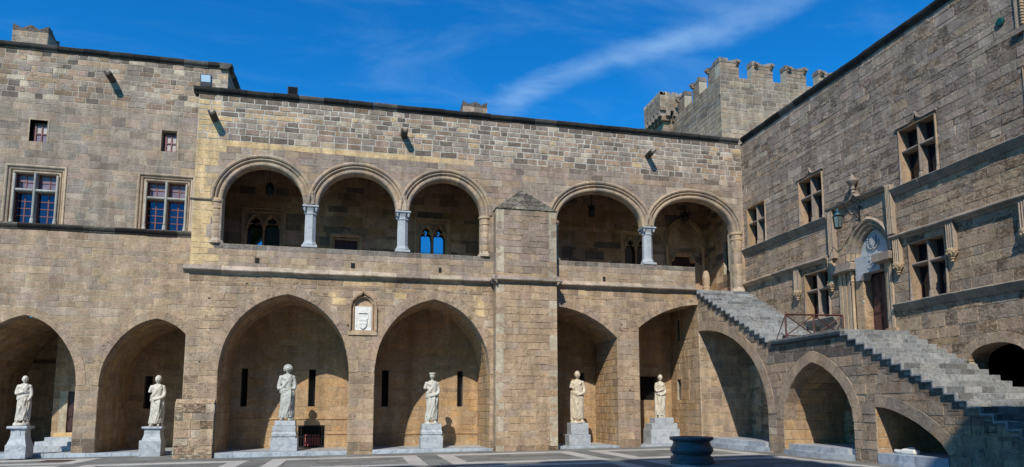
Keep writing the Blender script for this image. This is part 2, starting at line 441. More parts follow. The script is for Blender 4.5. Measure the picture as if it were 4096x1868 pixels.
def offs(curve, d):
    """offset a (u,z) polyline outward (away from opening) by d; curve runs left spring -> apex -> right spring"""
    out = []; n = len(curve)
    for i in range(n):
        a = curve[max(i - 1, 0)]; b = curve[min(i + 1, n - 1)]
        tu, tz = b[0] - a[0], b[1] - a[1]; l = math.hypot(tu, tz) or 1
        out.append((curve[i][0] - tz / l * d, curve[i][1] + tu / l * d))
    return out


def arch_op(curve, zbase, ring):
    """opening whose outline is the jambs below the spring and the outer edge of the ring above"""
    oc = offs(curve, ring); k = max(range(len(oc)), key=lambda i: oc[i][1])
    lz = [(curve[0][0], zbase), (curve[0][0], min(curve[0][1], oc[0][1]) - .002)] + sorted(oc[:k + 1], key=lambda p: p[1])
    rz = [(curve[-1][0], zbase), (curve[-1][0], min(curve[-1][1], oc[-1][1]) - .002)] + sorted(oc[k:], key=lambda p: p[1])
    zt = oc[k][1]
    o = Op(lz, rz); o.z1 = zt; o.snap = [lz[1][1] + .002, zt]; return o


def pointed(uc, w, zs, h, n=15):
    Rr = (w * w + h * h) / (2 * w); pts = []
    a1 = math.acos((Rr - w) / Rr)
    for i in range(n + 1):
        a = a1 * i / n; pts.append((uc - w + Rr - Rr * math.cos(a), zs + Rr * math.sin(a)))
    return pts + [(2 * uc - p[0], p[1]) for p in reversed(pts[:-1])]


def ellipse(uc, w, zs, h, n=28):
    return [(uc - w * math.cos(math.pi * i / n), zs + h * math.sin(math.pi * i / n)) for i in range(n + 1)]


def resample(curve, n):
    c = np.array(curve); d = np.r_[0, np.cumsum(np.hypot(*(c[1:] - c[:-1]).T))]
    t = np.linspace(0, d[-1], n)
    return [(float(np.interp(a, d, c[:, 0])), float(np.interp(a, d, c[:, 1]))) for a in t]


# ------------------------------------------------------------------ masonry
class Masonry:
    """collects the stones of one thing; the 300 that show largest become parts, the others one joined part"""
    def __init__(s, root, seed):
        s.root = root; s.rng = random.Random(seed); s.stones = []; s.back = MB()

    def stone(s, pts_front, pts_back, col, mat=None):
        s.stones.append((view_size(pts_front), pts_front, pts_back, col))

    def courses(s, z0, z1, h, jit=.18):
        out = [z0]; z = z0
        while z < z1 - h * .6:
            z += h * (1 + s.rng.uniform(-jit, jit)); out.append(z)
        k = (z1 - z0) / (out[-1] - z0)
        return [z0 + (a - z0) * k for a in out]

    def wall(s, fr, u0, u1, z0, z1, ops, colf, h=.225, w=.42, joint=.014, proud=.008, thick=.5, bev=.005, er=.4, zlist=None, back=True, recess=.004, tilt=.004, mort=(.47, .41, .31), noise_j=0.006):
        rng = s.rng
        zs = zlist or s.courses(z0, z1, h)
        if not zlist:
            # courses are levelled to the heads and sills of square openings
            fixed = []
            for zc_ in sorted({round(q, 3) for o in ops for q in o.snap}):
                if zs[0] + .03 < zc_ < zs[-1] - .03 and all(abs(zc_ - q) > .045 for q in fixed):
                    i = min(range(1, len(zs) - 1), key=lambda k: abs(zs[k] - zc_))
                    if abs(zs[i] - zc_) < h * .55 and not any(abs(zs[i] - q) < 1e-6 for q in fixed): zs[i] = zc_
                    else: zs.append(zc_); zs.sort()
                    fixed.append(zc_)
            z_ = [zs[0]]
            for q in zs[1:]:
                if q - z_[-1] > .02: z_.append(q)
            z_[-1] = zs[-1]; zs = z_
        for ci in range(len(zs) - 1):
            a, b = zs[ci], zs[ci + 1]; zm = (a + b) / 2
            blocks = []
            for o in ops:
                m = o.at(zm)
                if m is None: continue
                lo = o.at(a) or ((o.at(a + .001) or (o.um, o.um)) if o.z0 <= a + .001 else m)
                hi = o.at(b) or (m if o.z1 - zm > (b - a) * .49 and o.lu[-1] != o.ru[-1] and abs(o.lu[-1] - o.ru[-1]) > .3 else (o.um, o.um))
                if lo is None: lo = m
                if o.rect: lo = hi = m
                blocks.append((m, lo, hi))
            blocks.sort(key=lambda t: t[0][0])
            segs = []; cur = (u0, u0, u0)
            for m, lo, hi in blocks:
                segs.append((cur, (lo[0], m[0], hi[0])))
                c2 = (lo[1], m[1], hi[1])
                if c2[1] > cur[1]: cur = c2
            segs.append((cur, (u1, u1, u1)))
            for Lb, Rb in segs:
                if Rb[1] - Lb[1] < .03: continue
                if back:
                    s.back.prism([(Lb[0], a), (Rb[0], a), (Rb[1], zm), (Rb[2], b), (Lb[2], b), (Lb[1], zm)], fr, -thick, -recess, (*mort, .5))
                # stones
                ln = Rb[1] - Lb[1]; cuts = [0]
                x = 0
                while x < ln:
                    x += w * rng.choice((.55, .75, .9, 1, 1.1, 1.25, 1.5)) * rng.uniform(.9, 1.1)
                    if ln - x < w * .45: break
                    cuts.append(x)
                cuts.append(ln)
                for i in range(len(cuts) - 1):
                    ua, ub = Lb[1] + cuts[i], Lb[1] + cuts[i + 1]
                    jl = Lb if i == 0 else (ua, ua, ua); jr = Rb if i == len(cuts) - 2 else (ub, ub, ub)
                    j = joint / 2
                    g = lambda: rng.uniform(-noise_j, noise_j)
                    poly = [(jl[0] + j, a + j + g()), (jr[0] - j, a + j + g())]
                    if i == len(cuts) - 2 and abs(jr[0] - jr[2]) > .01: poly.append((jr[1] - j, zm))
                    poly += [(jr[2] - j, b - j + g()), (jl[2] + j, b - j + g())]
                    if i == 0 and abs(jl[0] - jl[2]) > .01: poly.append((jl[1] + j, zm))
                    if min(p[0] for p in poly[1:3]) - max(poly[0][0], poly[-1][0]) < -.05 and len(poly) == 4 and (poly[1][0] < poly[0][0]): continue
                    cu = sum(p[0] for p in poly) / len(poly)
                    col = colf(cu, zm, rng)
                    if len(col) == 3: col = (*col, er)
                    d = rng.uniform(0, proud)
                    tu, tz = rng.uniform(-tilt, tilt), rng.uniform(-tilt, tilt)
                    hu = max(.05, (max(p[0] for p in poly) - min(p[0] for p in poly)) / 2)
                    fp = []
                    for pu, pz in poly:
                        qu = pu + (bev if pu < cu else -bev); qz = pz + (bev if pz < zm else -bev) if abs(pz - zm) > .001 else pz
                        fp.append(fr(qu, qz, max(.0005, d + tu * (pu - cu) / hu + tz * (pz - zm) / (b - a) * 2)))
                    bp = [fr(pu, pz, -recess - .01) for pu, pz in poly]
                    mp = [fr(pu, pz, min(0, d - bev)) for pu, pz in poly]
                    s.stones.append((view_size(fp), fp, mp, bp, col))

    def lining(s, P, cells_s, t0, t1, wt, col, joint=.016, stag=True, proud=.008):
        """P(s,t,d)->point; cells_s: list of s boundaries (courses); stones laid along t. d is towards the room"""
        rng = s.rng
        for i in range(len(cells_s) - 1):
            a, b = cells_s[i], cells_s[i + 1]
            s.back.add([P(a, t0, -.008), P(b, t0, -.008), P(b, t1, -.008), P(a, t1, -.008)], [(0, 1, 2, 3)], (.38, .32, .24, .5))
            t = t0; first = True
            while t < t1 - .01:
                w = wt * rng.uniform(.7, 1.3) * (.6 if first and i % 2 else 1); first = False
                e = t + w
                if t1 - e < wt * .4: e = t1
                da, db = .25, .25
                j = joint / 2; d = rng.uniform(0, proud); bv = .01
                sa, sb = a + j * cells_s[-1] / max(cells_s[-1], 1e-6), b - j
                q = [(a, t + j), (b, t + j), (b, e - j), (a, e - j)]
                js = joint / 2
                def sh(v, k): return v + (js + k if v == a else -js - k)
                fp = [P(sh(a, bv), t + j + bv, d), P(sh(b, bv), t + j + bv, d), P(sh(b, bv), e - j - bv, d), P(sh(a, bv), e - j - bv, d)]
                mp = [P(sh(a, 0), t + j, d - bv), P(sh(b, 0), t + j, d - bv), P(sh(b, 0), e - j, d - bv), P(sh(a, 0), e - j, d - bv)]
                bp = [P(sh(a, 0), t + j, -.03), P(sh(b, 0), t + j, -.03), P(sh(b, 0), e - j, -.03), P(sh(a, 0), e - j, -.03)]
                c = col((a + b) / 2, (t + e) / 2, rng)
                s.stones.append((view_size(fp), fp, mp, bp, c)); t = e

    def finish(s, keep=300, name='stone', wallname='wall', wallmat=None):
        if s.back.v:
            s.back.build(wallname, wallmat or MORT, s.root)
        s.stones.sort(key=lambda t: -t[0])
        rest = MB()
        for i, (a, fp, mp, bp, col) in enumerate(s.stones):
            n = len(fp); vs = list(fp) + list(mp) + list(bp)
            fs = [tuple(range(n))]
            for r in range(2):
                fs += [(r * n + k, r * n + n + k, r * n + n + (k + 1) % n, r * n + (k + 1) % n) for k in range(n)]
            if i < keep and a > 0:
                m = MB(); m.add(vs, fs, col); m.build(name, ST, s.root)
            else:
                rest.add(vs, fs, col)
        if rest.v:
            rest.build(name + '_infill', ST, s.root, kind='stuff')


def sweep_piece(path, prof, fn, c, mb):
    """path: list of ((u,z),(nu,nz)) ; prof: (r,d); r along the normal, d outwards"""
    n = len(prof); vs = []
    for (pu, pz), (nu, nz_) in path:
        for r, d in prof:
            vs.append(fn(pu + nu * r, pz + nz_ * r, d))
    k = len(path)
    fs = [(i * n + j, i * n + (j + 1) % n, (i + 1) * n + (j + 1) % n, (i + 1) * n + j) for i in range(k - 1) for j in range(n)]
    fs += [tuple(range(n - 1, -1, -1)), tuple(range((k - 1) * n, k * n))]
    mb.add(vs, fs, c)


def ring(root, curve, prof, fn, npc, colf, rng, name='voussoir', mat=None, gap=.006, sub=4, smooth=False, keystone=True, radial=None):
    """pieces of an arch ring"""
    tot = resample(curve, npc * sub + 1)
    m = len(tot)
    nor = []
    for i in range(m):
        a = tot[max(i - 1, 0)]; b = tot[min(i + 1, m - 1)]
        tu, tz = b[0] - a[0], b[1] - a[1]; l = math.hypot(tu, tz) or 1
        nor.append((-tz / l, tu / l))
    for k in range(npc):
        seg = [(tot[i], nor[i]) for i in range(k * sub, (k + 1) * sub + 1)]
        # shrink ends for the joint
        def mv(p, q, g):
            l = math.hypot(q[0] - p[0], q[1] - p[1]) or 1
            return (p[0] + (q[0] - p[0]) / l * g, p[1] + (q[1] - p[1]) / l * g)
        seg[0] = (mv(seg[0][0], seg[1][0], gap / 2), seg[0][1]); seg[-1] = (mv(seg[-1][0], seg[-2][0], gap / 2), seg[-1][1])
        mb = MB(); c = colf(seg[sub // 2][0][0], seg[sub // 2][0][1], rng)
        dj = rng.uniform(-.004, .006)
        pr = [(r, d + (dj if d > -.1 else 0)) for r, d in prof]
        sweep_piece(seg, pr, fn, c, mb)
        o = mb.build(name, mat or ST, root)
        if smooth: smooth_by_angle(o, 40)


def straight(root, fn, a, b, prof, colf, rng, name='cornice', mat=None, piece=1.1, normal=(0, 1), gap=.008, smooth=True):
    """moulding from a=(u,z) to b=(u,z)"""
    l = math.hypot(b[0] - a[0], b[1] - a[1]); n = max(1, round(l / piece))
    for i in range(n):
        t0 = i / n; t1 = (i + 1) / n
        g = gap / 2 / l
        p = lambda t: (a[0] + (b[0] - a[0]) * t, a[1] + (b[1] - a[1]) * t)
        jz, jd = (rng.uniform(-.010, .010), rng.uniform(-.014, .006)) if name in ('cornice', 'string_course') else (0, 0)
        pr = [(r_ + jz, d_ + (jd if d_ > 0 else 0)) for r_, d_ in prof]; pt = []
        for q in range(4):
            t = t0 + (g if i else 0) + (t1 - t0 - (g if i else 0) - (g if i < n - 1 else 0)) * q / 3; a_, b_ = p(t); pt.append(((a_, b_ + (rng.uniform(-.006, .006) if jz else 0)), normal))
        mb = MB(); sweep_piece(pt, pr, fn, colf(*p((t0 + t1) / 2), rng), mb)
        o = mb.build(name, mat or MOULD, root)
        if smooth: smooth_by_angle(o, 40)

# ================================================================== GROUND
def gz(x, y=0): return .012 * x + .01


rngG = random.Random(5)
gm = MB(); gm.add([(-160, -160, gz(-160) - .03), (160, -160, gz(160) - .03), (160, 200, gz(160) - .03), (-160, 200, gz(-160) - .03)], [(0, 1, 2, 3)], (.13, .135, .13, .4))
go = gm.build('ground', PAVE, kind='structure', origin=(0, 0, 0))
slabs = MB()
y = 1.0
while y < 27.6:
    h = rngG.uniform(.42, .62); x = -16 + rngG.uniform(-.5, 0)
    while x < 15.7:
        w = rngG.uniform(.5, 1.05)
        k = rngG.uniform(.78, 1.18); t = rngG.uniform(-.006, .012)
        c = ((.168 + t) * k, .170 * k, (.160 - t * .5) * k, .4)
        j = .006; zt = rngG.uniform(-.0025, .0025)
        slabs.add([(x + j, y + j, gz(x) + zt), (x + w - j, y + j, gz(x + w) + zt), (x + w - j, y + h - j, gz(x + w) + zt), (x + j, y + h - j, gz(x) + zt),
                   (x + j, y + j, gz(x) - .028), (x + w - j, y + j, gz(x + w) - .028), (x + w - j, y + h - j, gz(x + w) - .028), (x + j, y + h - j, gz(x) - .028)],
                  [(0, 1, 2, 3), (0, 4, 5, 1), (1, 5, 6, 2), (2, 6, 7, 3), (3, 7, 4, 0)], c)
        x += w
    y += h
slabs.build('paving_slabs', PAVE, kind='structure')
pav = bpy.data.objects.new('marble_paving_bands', None); COL.objects.link(pav); pav.location = (0, 20, 0); WL[pav.name] = Vector((0, 20, 0)); pav['kind'] = 'structure'


def band(x0, x1, y0, y1):
    nx = max(1, round((x1 - x0) / 1.0)); ny = max(1, round((y1 - y0) / 1.0))
    if x1 - x0 < .8: nx = 1
    if y1 - y0 < .8: ny = 1
    for i in range(nx):
        for k in range(ny):
            a, b = x0 + (x1 - x0) * i / nx, x0 + (x1 - x0) * (i + 1) / nx; c, d = y0 + (y1 - y0) * k / ny, y0 + (y1 - y0) * (k + 1) / ny
            j = .004; m = MB(); s = rngG.uniform(.86, 1.08); zt = .0075 + rngG.uniform(0, .002)
            P = [(a + j, c + j), (b - j, c + j), (b - j, d - j), (a + j, d - j)]
            m.add([(p, q, gz(p) + zt) for p, q in P] + [(p, q, gz(p) - .02) for p, q in P], [(0, 1, 2, 3), (0, 4, 5, 1), (1, 5, 6, 2), (2, 6, 7, 3), (3, 7, 4, 0)], (s, s, s, 1))
            m.build('paving_strip', PAVEW, pav)


def panel(x0, x1, y0, y1, w=.5):
    band(x0, x1, y1 - w * 1.15, y1); band(x0, x1, y0, y0 + w * 1.15); band(x0, x0 + w, y0 + w * 1.15, y1 - w * 1.15); band(x1 - w, x1, y0 + w * 1.15, y1 - w * 1.15)


panel(-13.4, -8.53, 23.95, 26.45)
for xa, xb in ((-13.3, -8.6), (-7.93, -3.28), (-2.6, 2.02), (2.72, 7.45), (8.17, 12.78)):
    panel(xa, xb, 19.45, 23.3 if xa < -3 else 23.62)
    if xa > -8: panel(xa, xb, 14.6, 18.75); panel(xa, xb, 9.75, 13.9)
gr = MB(); gr.box((-10.0, 25.2, gz(-9.5) + .004), (-9.15, 25.85, gz(-9.5) + .012), (1, 1, 1, 1))
for i in range(9):
    gr.box((-9.97 + i * .095, 25.22, gz(-9.5) + .012), (-9.93 + i * .095, 25.83, gz(-9.5) + .02))
tag(gr.build('drain_cover', RUST), 'rusty iron drain cover set in the paving near the left pier', 'drain cover')

# ================================================================== MAIN WING
FM = Fr((0, 25, 0), (1, 0, 0), (0, -1, 0))
mainw = thing('palace_wing', 'long two storey sandstone wing with five round loggia arches over pointed ground arches', 'building', (5, 25, 0))
MM = Masonry(mainw, 11); rg = MM.rng


def c_low(u, z, r):
    n = nz(u, z, .5, 3)
    tab = [(TAN, 5), (LTAN, 2.2 + n), (GREY, 1.2 - n), (PINKT, 1), (BROWN, .7), (LIGHT, .35), (YEL, .12)]
    if z > 5.75: tab = [(BROWN, 4), (TAN, 3), (OCHRE, 1.2), (GREY, 1), (YEL, .4), (LTAN, .8)]
    if z < .45: tab = [(DGREY, 2), (BROWN, 3), (TAN, 2), (LTAN, 1)]
    er = .35 + .5 * max(0, nz(u, z, .8, 9) + .25)
    return pick(r, tab, .13, min(1, er))


def c_mid(u, z, r):
    if u < -5.05 + .25 * nz(u * 0, z, 2.5, 1) and z < 12.6:
        return pick(r, [(YEL, 9), (YEL2, 1), (GREY, .6)], .08, .12)
    return pick(r, [(GREY, 6), (DGREY, 1.3), (TAN, 2.2), (LIGHT, .9), (PINKT, 1.5), (BROWN, .7)], .12, .35, sp=.7)


def c_top(u, z, r):
    if u < -5.0 + .5 * (nz(0, z, 1.5, 2) + .3) and z < 12.5:
        return pick(r, [(YEL, 7), (YEL2, 1.5), (GREY, 1)], .08, .12)
    if -4.2 < u < -2.2 and 12.0 < z < 12.25: return pick(r, [(YEL, 3), (LTAN, 2)], .1, .2)
    n = nz(u, z, .3, 6)
    tab = [(GREY, 4), (DGREY, 2.6 - 2 * n), (BROWN, 1.5), (LIGHT, 1.3 + n), (YEL, .45 if u > -3 else .3), (TAN, 1.6), (LTAN, .5), (PINKT, 1)]
    if z > 12.5: tab = [(GREY, 3), (DGREY, 4), (BROWN, 2), (LIGHT, 1)]
    return pick(r, tab, .13, .45, sp=.78)


def c_band(u, z, r):
    if u < 4.3: return pick(r, [(YEL, 8), (YEL2, 2), (LTAN, 1)], .08, .15)
    return c_mid(u, z, r)


def c_par(u, z, r):
    if u < -4.95: return pick(r, [(YEL, 8), (YEL2, 1)], .06, .12)
    if z > 7.22: return pick(r, [((.2, .185, .165), 3), (GREY, 2), (DGREY, 1)], .12, .6)
    return pick(r, [(TAN, 3), (GREY, 4), (LTAN, 1.5), (BROWN, .8), (LIGHT, 1)], .1, .35)


def c_arch(u, z, r): return pick(r, [(TAN, 4), (LTAN, 2), (GREY, 2.2), (PINKT, 1)], .07, .6, sp=.35)


def c_in(u, z, r): return pick(r, [(ORANGE, 2.5), (OCHRE, 3), (TAN, 3.5), (LTAN, 1), (BROWN, .4)], .10, .4)


def c_log(u, z, r): return pick(r, [(TAN, 3.5), (BROWN, 1.5), (OCHRE, 3), ((.46, .30, .22), 3), (LTAN, 1.2), (DGREY, .8)], .2, .3, sp=.85)


def arc_seg(c, r_, u0, u1, n=16):
    """part of a circle between two u values, left to right"""
    return [(u0 + (u1 - u0) * i / n, c[1] + math.sqrt(max(0, r_ * r_ - (u0 + (u1 - u0) * i / n - c[0]) ** 2))) for i in range(n + 1)]


def crowned(uc, w, prof, n=30):
    """four-centred pointed arch from a measured half profile (fraction of half width, height)"""
    half = [(uc - t * w, z) for t, z in prof]
    k = np.arange(len(half)); tt = np.linspace(0, len(half) - 1, n // 2 + 1)
    for _ in range(1): pass
    h2 = resample(half, n // 2 + 1)
    for _ in range(2): h2 = [h2[0]] + [((h2[i - 1][0] + 2 * h2[i][0] + h2[i + 1][0]) / 4, (h2[i - 1][1] + 2 * h2[i][1] + h2[i + 1][1]) / 4) for i in range(1, len(h2) - 1)] + [h2[-1]]
    return h2 + [(2 * uc - a, b) for a, b in reversed(h2[:-1])]


PB = [(1, 2.9), (.985, 3.3), (.955, 3.7), (.895, 4.1), (.80, 4.5), (.65, 4.93), (.47, 5.27), (.28, 5.50), (.12, 5.61), (0, 5.66)]
PA = [(1, 2.45), (.985, 2.9), (.92, 3.4), (.80, 3.85), (.63, 4.28), (.45, 4.62), (.27, 4.83), (.11, 4.93), (0, 4.97)]
cL1 = crowned(-2.475, 2.2, PB); cL2 = crowned(2.73, 2.13, PB)
cL3 = arc_seg((7.087, 1.61), 3.977, 5.2, 9.955); cL4 = arc_seg((13.71, 1.33), 4.50, 10.85, 13.47)
lows = [(cL1, .36, 17), (cL2, .36, 17), (cL3, .30, 15), (cL4, .28, 8)]
oL = [arch_op(c, -.5, w - .003) for c, w, _ in lows]
# L4 is half an arch: its right side is the flank of the stairs
oL[3] = Op([(10.85, -.5), (10.85, 4.80)] + sorted([p for p in offs(cL4, .277)], key=lambda p: p[1]), [(13.49, -.5), (13.49, 6.2)]); oL[3].z1 = max(oL[3].lz); oL[3].snap = [4.81]
oNiche = Op([(-.30, 4.32), (-.30, 5.25), (-.12, 5.6), (.14, 5.84)], [(.60, 4.32), (.60, 5.25), (.42, 5.6), (.16, 5.84)])
MM.wall(FM, -5.75, 15.71, -.4, 6.30, oL + [oNiche], c_low, h=.262, w=.46, joint=.017, proud=.012, er=.5, tilt=.006)
for c, w, n in lows:
    ring(mainw, c, [(0, -.45), (0, .0), (.006, .012), (w - .01, .014), (w, .0), (w, -.45)], FM, n, c_arch, rg)

UA = [ellipse(-3.43, 1.36, 8.97, 1.33), ellipse(-.13, 1.39, 8.97, 1.31), ellipse(3.13, 1.36, 8.97, 1.32), ellipse(9.34, 1.79, 8.97, 1.31), ellipse(13.45, 1.77, 8.95, 1.31)]
oU = [arch_op(c, 8.96, .44) for c in UA]
for o in oU:
    o.lz[0] = o.lz[0]
opg1 = rect_op(-4.80, 4.50, 7.38, 8.97); opg2 = rect_op(7.55, 15.22, 7.38, 8.97)
opst = rect_op(13.39, 15.22, 6.3, 7.38)
MM.wall(FM, -5.75, 15.70, 6.42, 7.38, [opst], c_par, zlist=[6.42, 6.72, 6.97, 7.19, 7.38], w=.55, joint=.012, thick=.4)
MM.wall(FM, -5.75, 15.70, 7.38, 8.97, [opg1, opg2], c_mid, h=.24, w=.5, joint=.012, thick=.5)
MM.wall(FM, -5.75, 15.70, 8.97, 10.92, oU, c_mid, h=.235, w=.46, joint=.012, thick=.5)
MM.wall(FM, -5.75, 15.70, 10.92, 11.15, [], c_band, h=.23, w=.48, joint=.016)
MM.wall(FM, -5.75, 15.70, 11.15, 12.83, [], c_top, h=.212, w=.40, joint=.036, proud=.012, mort=(.50, .47, .41), noise_j=.014, bev=.008)
# scuppers in the parapet: near-black blocks that paint the shade of a hole
for u, z, s_ in ((-3.55, 6.83, .07), (-.25, 6.80, .07), (2.93, 6.78, .05), (9.44, 6.72, .05)):
    m = MB(); m.box((u - s_, 24.975, z - .09), (u + s_, 25.02, z + .09)); m.build('drain_shade_block', DARK, mainw)
# moulded rings of the loggia arches
ringprof = [(0, -.42), (0, -.13), (.015, -.07), (.05, -.035), (.10, -.02), (.145, -.035), (.165, -.075), (.18, -.08), (.20, -.03), (.235, .0), (.27, .0), (.285, -.03), (.30, -.03), (.315, .03), (.36, .055), (.40, .045), (.425, .0), (.45, .0), (.45, -.42)]
c_ring = lambda u, z, r: pick(r, [(LTAN, 3), (GREY, 3), (TAN, 2), (LIGHT, 1.2), ((.2, .185, .165), 1)], .1, .25)
for c in UA:
    ring(mainw, c, ringprof, FM, 13, c_ring, rg, name='arch_moulding', mat=MOULD, sub=3, smooth=True, gap=.006)


def column(root, x, y, z0, z1, r, mat, style, seed=0):
    """free column: base, shaft, capital"""
    s = MB(); k = 8
    if style == 'marble':
        s.lathe([(r * .96, z0 + .26), (r * .97, (z0 + z1) / 2), (r * .92, z1 - .32)], x, y, 8, a0=R(22.5), a1=R(382.5), c=(1, 1, 1, 1))
        sh = s.build('column', mat, root)
        b = MB(); b.box((x - r * 1.28, y - r * 1.28, z0), (x + r * 1.28, y + r * 1.28, z0 + .10), bev=.02)
        b.lathe([(r * 1.25, z0 + .10), (r * 1.3, z0 + .14), (r * 1.12, z0 + .19), (r * 1.0, z0 + .27)], x, y, 8, a0=R(22.5), a1=R(382.5))
        b.build('base', mat, sh)
        c = MB(); c.lathe([(r * .94, z1 - .34), (r * 1.06, z1 - .31), (r * .97, z1 - .28), (r * 1.0, z1 - .2), (r * 1.28, z1 - .07)], x, y, 8, a0=R(22.5), a1=R(382.5))
        for a in range(4):
            an = R(45 + 90 * a); cx, cy = x + math.cos(an) * r * 1.32, y + math.sin(an) * r * 1.32
            c.tube([(cx, cy, z1 - .21), (cx + .01 * math.cos(an), cy + .01 * math.sin(an), z1 - .08)], [.035, .055], 7)
        c.box((x - r * 1.32, y - r * 1.32, z1 - .07), (x + r * 1.32, y + r * 1.32, z1), bev=.015)
        c.build('capital', mat, sh)
    else:
        dz = (z1 - .34 - z0 - .2) / 4
        for i in range(4):
            s2 = MB(); a = z0 + .2 + dz * i
            s2.lathe([(r * .98, a + .004), (r, a + .012), (r, a + dz - .012), (r * .98, a + dz - .004)], x, y, 20, c=pick(rg, [(GREY, 2), (LTAN, 2), (TAN, 1)], .08, .35))
            if i == 0: sh = s2.build('column', mat, root); smooth_by_angle(sh)
            else: smooth_by_angle(s2.build('shaft_drum', mat, sh))
        b = MB(); b.lathe([(r * 1.4, z0), (r * 1.4, z0 + .08), (r * 1.15, z0 + .12), (r * 1.0, z0 + .21)], x, y, 8, c=(*LIGHT, .3), a0=R(22.5), a1=R(382.5)); b.build('base', mat, sh)
        c = MB(); c.lathe([(r, z1 - .345), (r * 1.12, z1 - .33), (r * 1.12, z1 - .30), (r * 1.0, z1 - .28), (r * 1.03, z1 - .12), (r * 1.2, z1 - .09), (r * 1.24, z1 - .03), (r * 1.2, z1)], x, y, 20, c=(*LTAN, .2))
        smooth_by_angle(c.build('capital', mat, sh))
    return sh


for x in (-1.80, 1.53, 11.42):
    column(mainw, x, 25.24, 7.385, 8.965, .215, COLM, 'marble')
for x in (-4.98, 4.66, 7.40, 15.42):
    column(mainw, x, 25.16, 6.43 if x > 15 else 7.385, 8.965, .20 if x < 15 else .22, MOULD, 'drum')
# impost string left of the loggia
straight(mainw, FM, (-5.86, 8.90), (-5.1, 8.90), [(0, -.02), (0, .02), (.03, .07), (.06, .08), (.08, .06), (.09, -.02)], lambda u, z, r: (*GREY, .3), rg, name='string_course')
c_corn = lambda u, z, r: pick(r, [(GREY, 3), (LIGHT, 2), (DGREY, .8)], .12, .7)
cprof = [(-.13, -.02), (-.12, .03), (-.07, .045), (-.055, .09), (-.025, .11), (-.01, .175), (.02, .19), (.04, .175), (.19, .018), (.19, -.02)]
straight(mainw, FM, (-5.93, 6.40), (4.96, 6.40), cprof, c_corn, rg, piece=1.15)
straight(mainw, FM, (7.35, 6.40), (13.36, 6.40), cprof, c_corn, rg, piece=1.15)
c_dk = lambda u, z, r: pick(r, [((.05, .046, .04), 3), ((.12, .112, .10), 1.2), ((.03, .028, .026), 2)], .2, .8, sp=1)
tprof = [(-.17, -.3), (-.17, .03), (-.11, .05), (-.08, .1), (-.02, .13), (.04, .14), (.06, .12), (.07, -.3)]
straight(mainw, FM, (-5.92, 12.98), (15.56, 12.98), tprof, c_dk, rg, piece=.9)
rf = MB(); rf.box((-5.75, 25.3, 12.6), (15.9, 34, 12.9), (*GREY, .5)); rf.build('roof', ST, mainw)
bk = MB(); bk.box((-5.75, 33.5, 0), (15.7, 34, 12.6), (*TAN, .5)); bk.box((-5.74, 28.6, 0), (-5.3, 33.5, 12.6), (*TAN, .5)); bk.build('rear_wall', ST, mainw)

# return wall at the left end, between the two wings
FE = Fr((-5.75, 0, 0), (0, 1, 0), (-1, 0, 0))
MM.wall(FE, 25.02, 27.5, -.4, 12.85, [], lambda u, z, r: (c_low if z < 6.3 else c_mid)(-5.5, z, r), h=.25, w=.46, joint=.014, thick=.4)
# ---- loggia interior
FB = Fr((0, 28, 0), (1, 0, 0), (0, -1, 0))
gw = [(-4.42, -3.18), (2.42, 3.5), (11.62, 12.7)]
logops = [rect_op(a - .22, b + .22, 6.5, 9.45) for a, b in gw] + [rect_op(-1.09, -.06, 6.45, 8.58), rect_op(13.84, 15.0, 6.45, 8.6)]
MM.wall(FB, -5.7, 15.74, 6.42, 11.9, logops, c_log, h=.27, w=.55, joint=.006, proud=.006)
FX = Fr((15.71, 0, 0), (0, 1, 0), (-1, 0, 0))
MM.wall(FX, 25.6, 28.06, 6.42, 11.9, [rect_op(26.32, 26.71, 7.5, 8.98)], c_log, h=.27, w=.55, joint=.006)
fl = MB(); fl.box((-5.7, 25.25, 6.2), (15.7, 28.6, 6.42), (*LTAN, .4)); fl.build('loggia_floor', ST, mainw)
ce = MB()
for i in range(22):
    x = -5.4 + i * 1.0; ce.box((x, 25.5, 11.55), (x + .16, 28.0, 11.75))
ce.box((-5.7, 25.4, 11.75), (15.7, 28.1, 11.9)); ce.build('beamed_ceiling', DOORB, mainw)
c_trim = lambda u, z, r: pick(r, [(LTAN, 3), (YEL2, 1), (TAN, 1)], .08, .2)


def surround(win, fr, u0, u1, z0, z1, prof, colf, r, mat=None, bottom=False):
    ps = [(u0, z0), (u0, z1), (u1, z1), (u1, z0)]
    ns = [(-1, 0), (-1, 1), (1, 1), (1, 0)]
    for i, nm in enumerate(('jamb', 'lintel', 'jamb')):
        mb = MB(); sweep_piece([(ps[i], ns[i]), (ps[i + 1], ns[i + 1])], prof, fr, colf(*ps[i], r), mb)
        smooth_by_angle(mb.build(nm, mat or MOULD, win), 35)


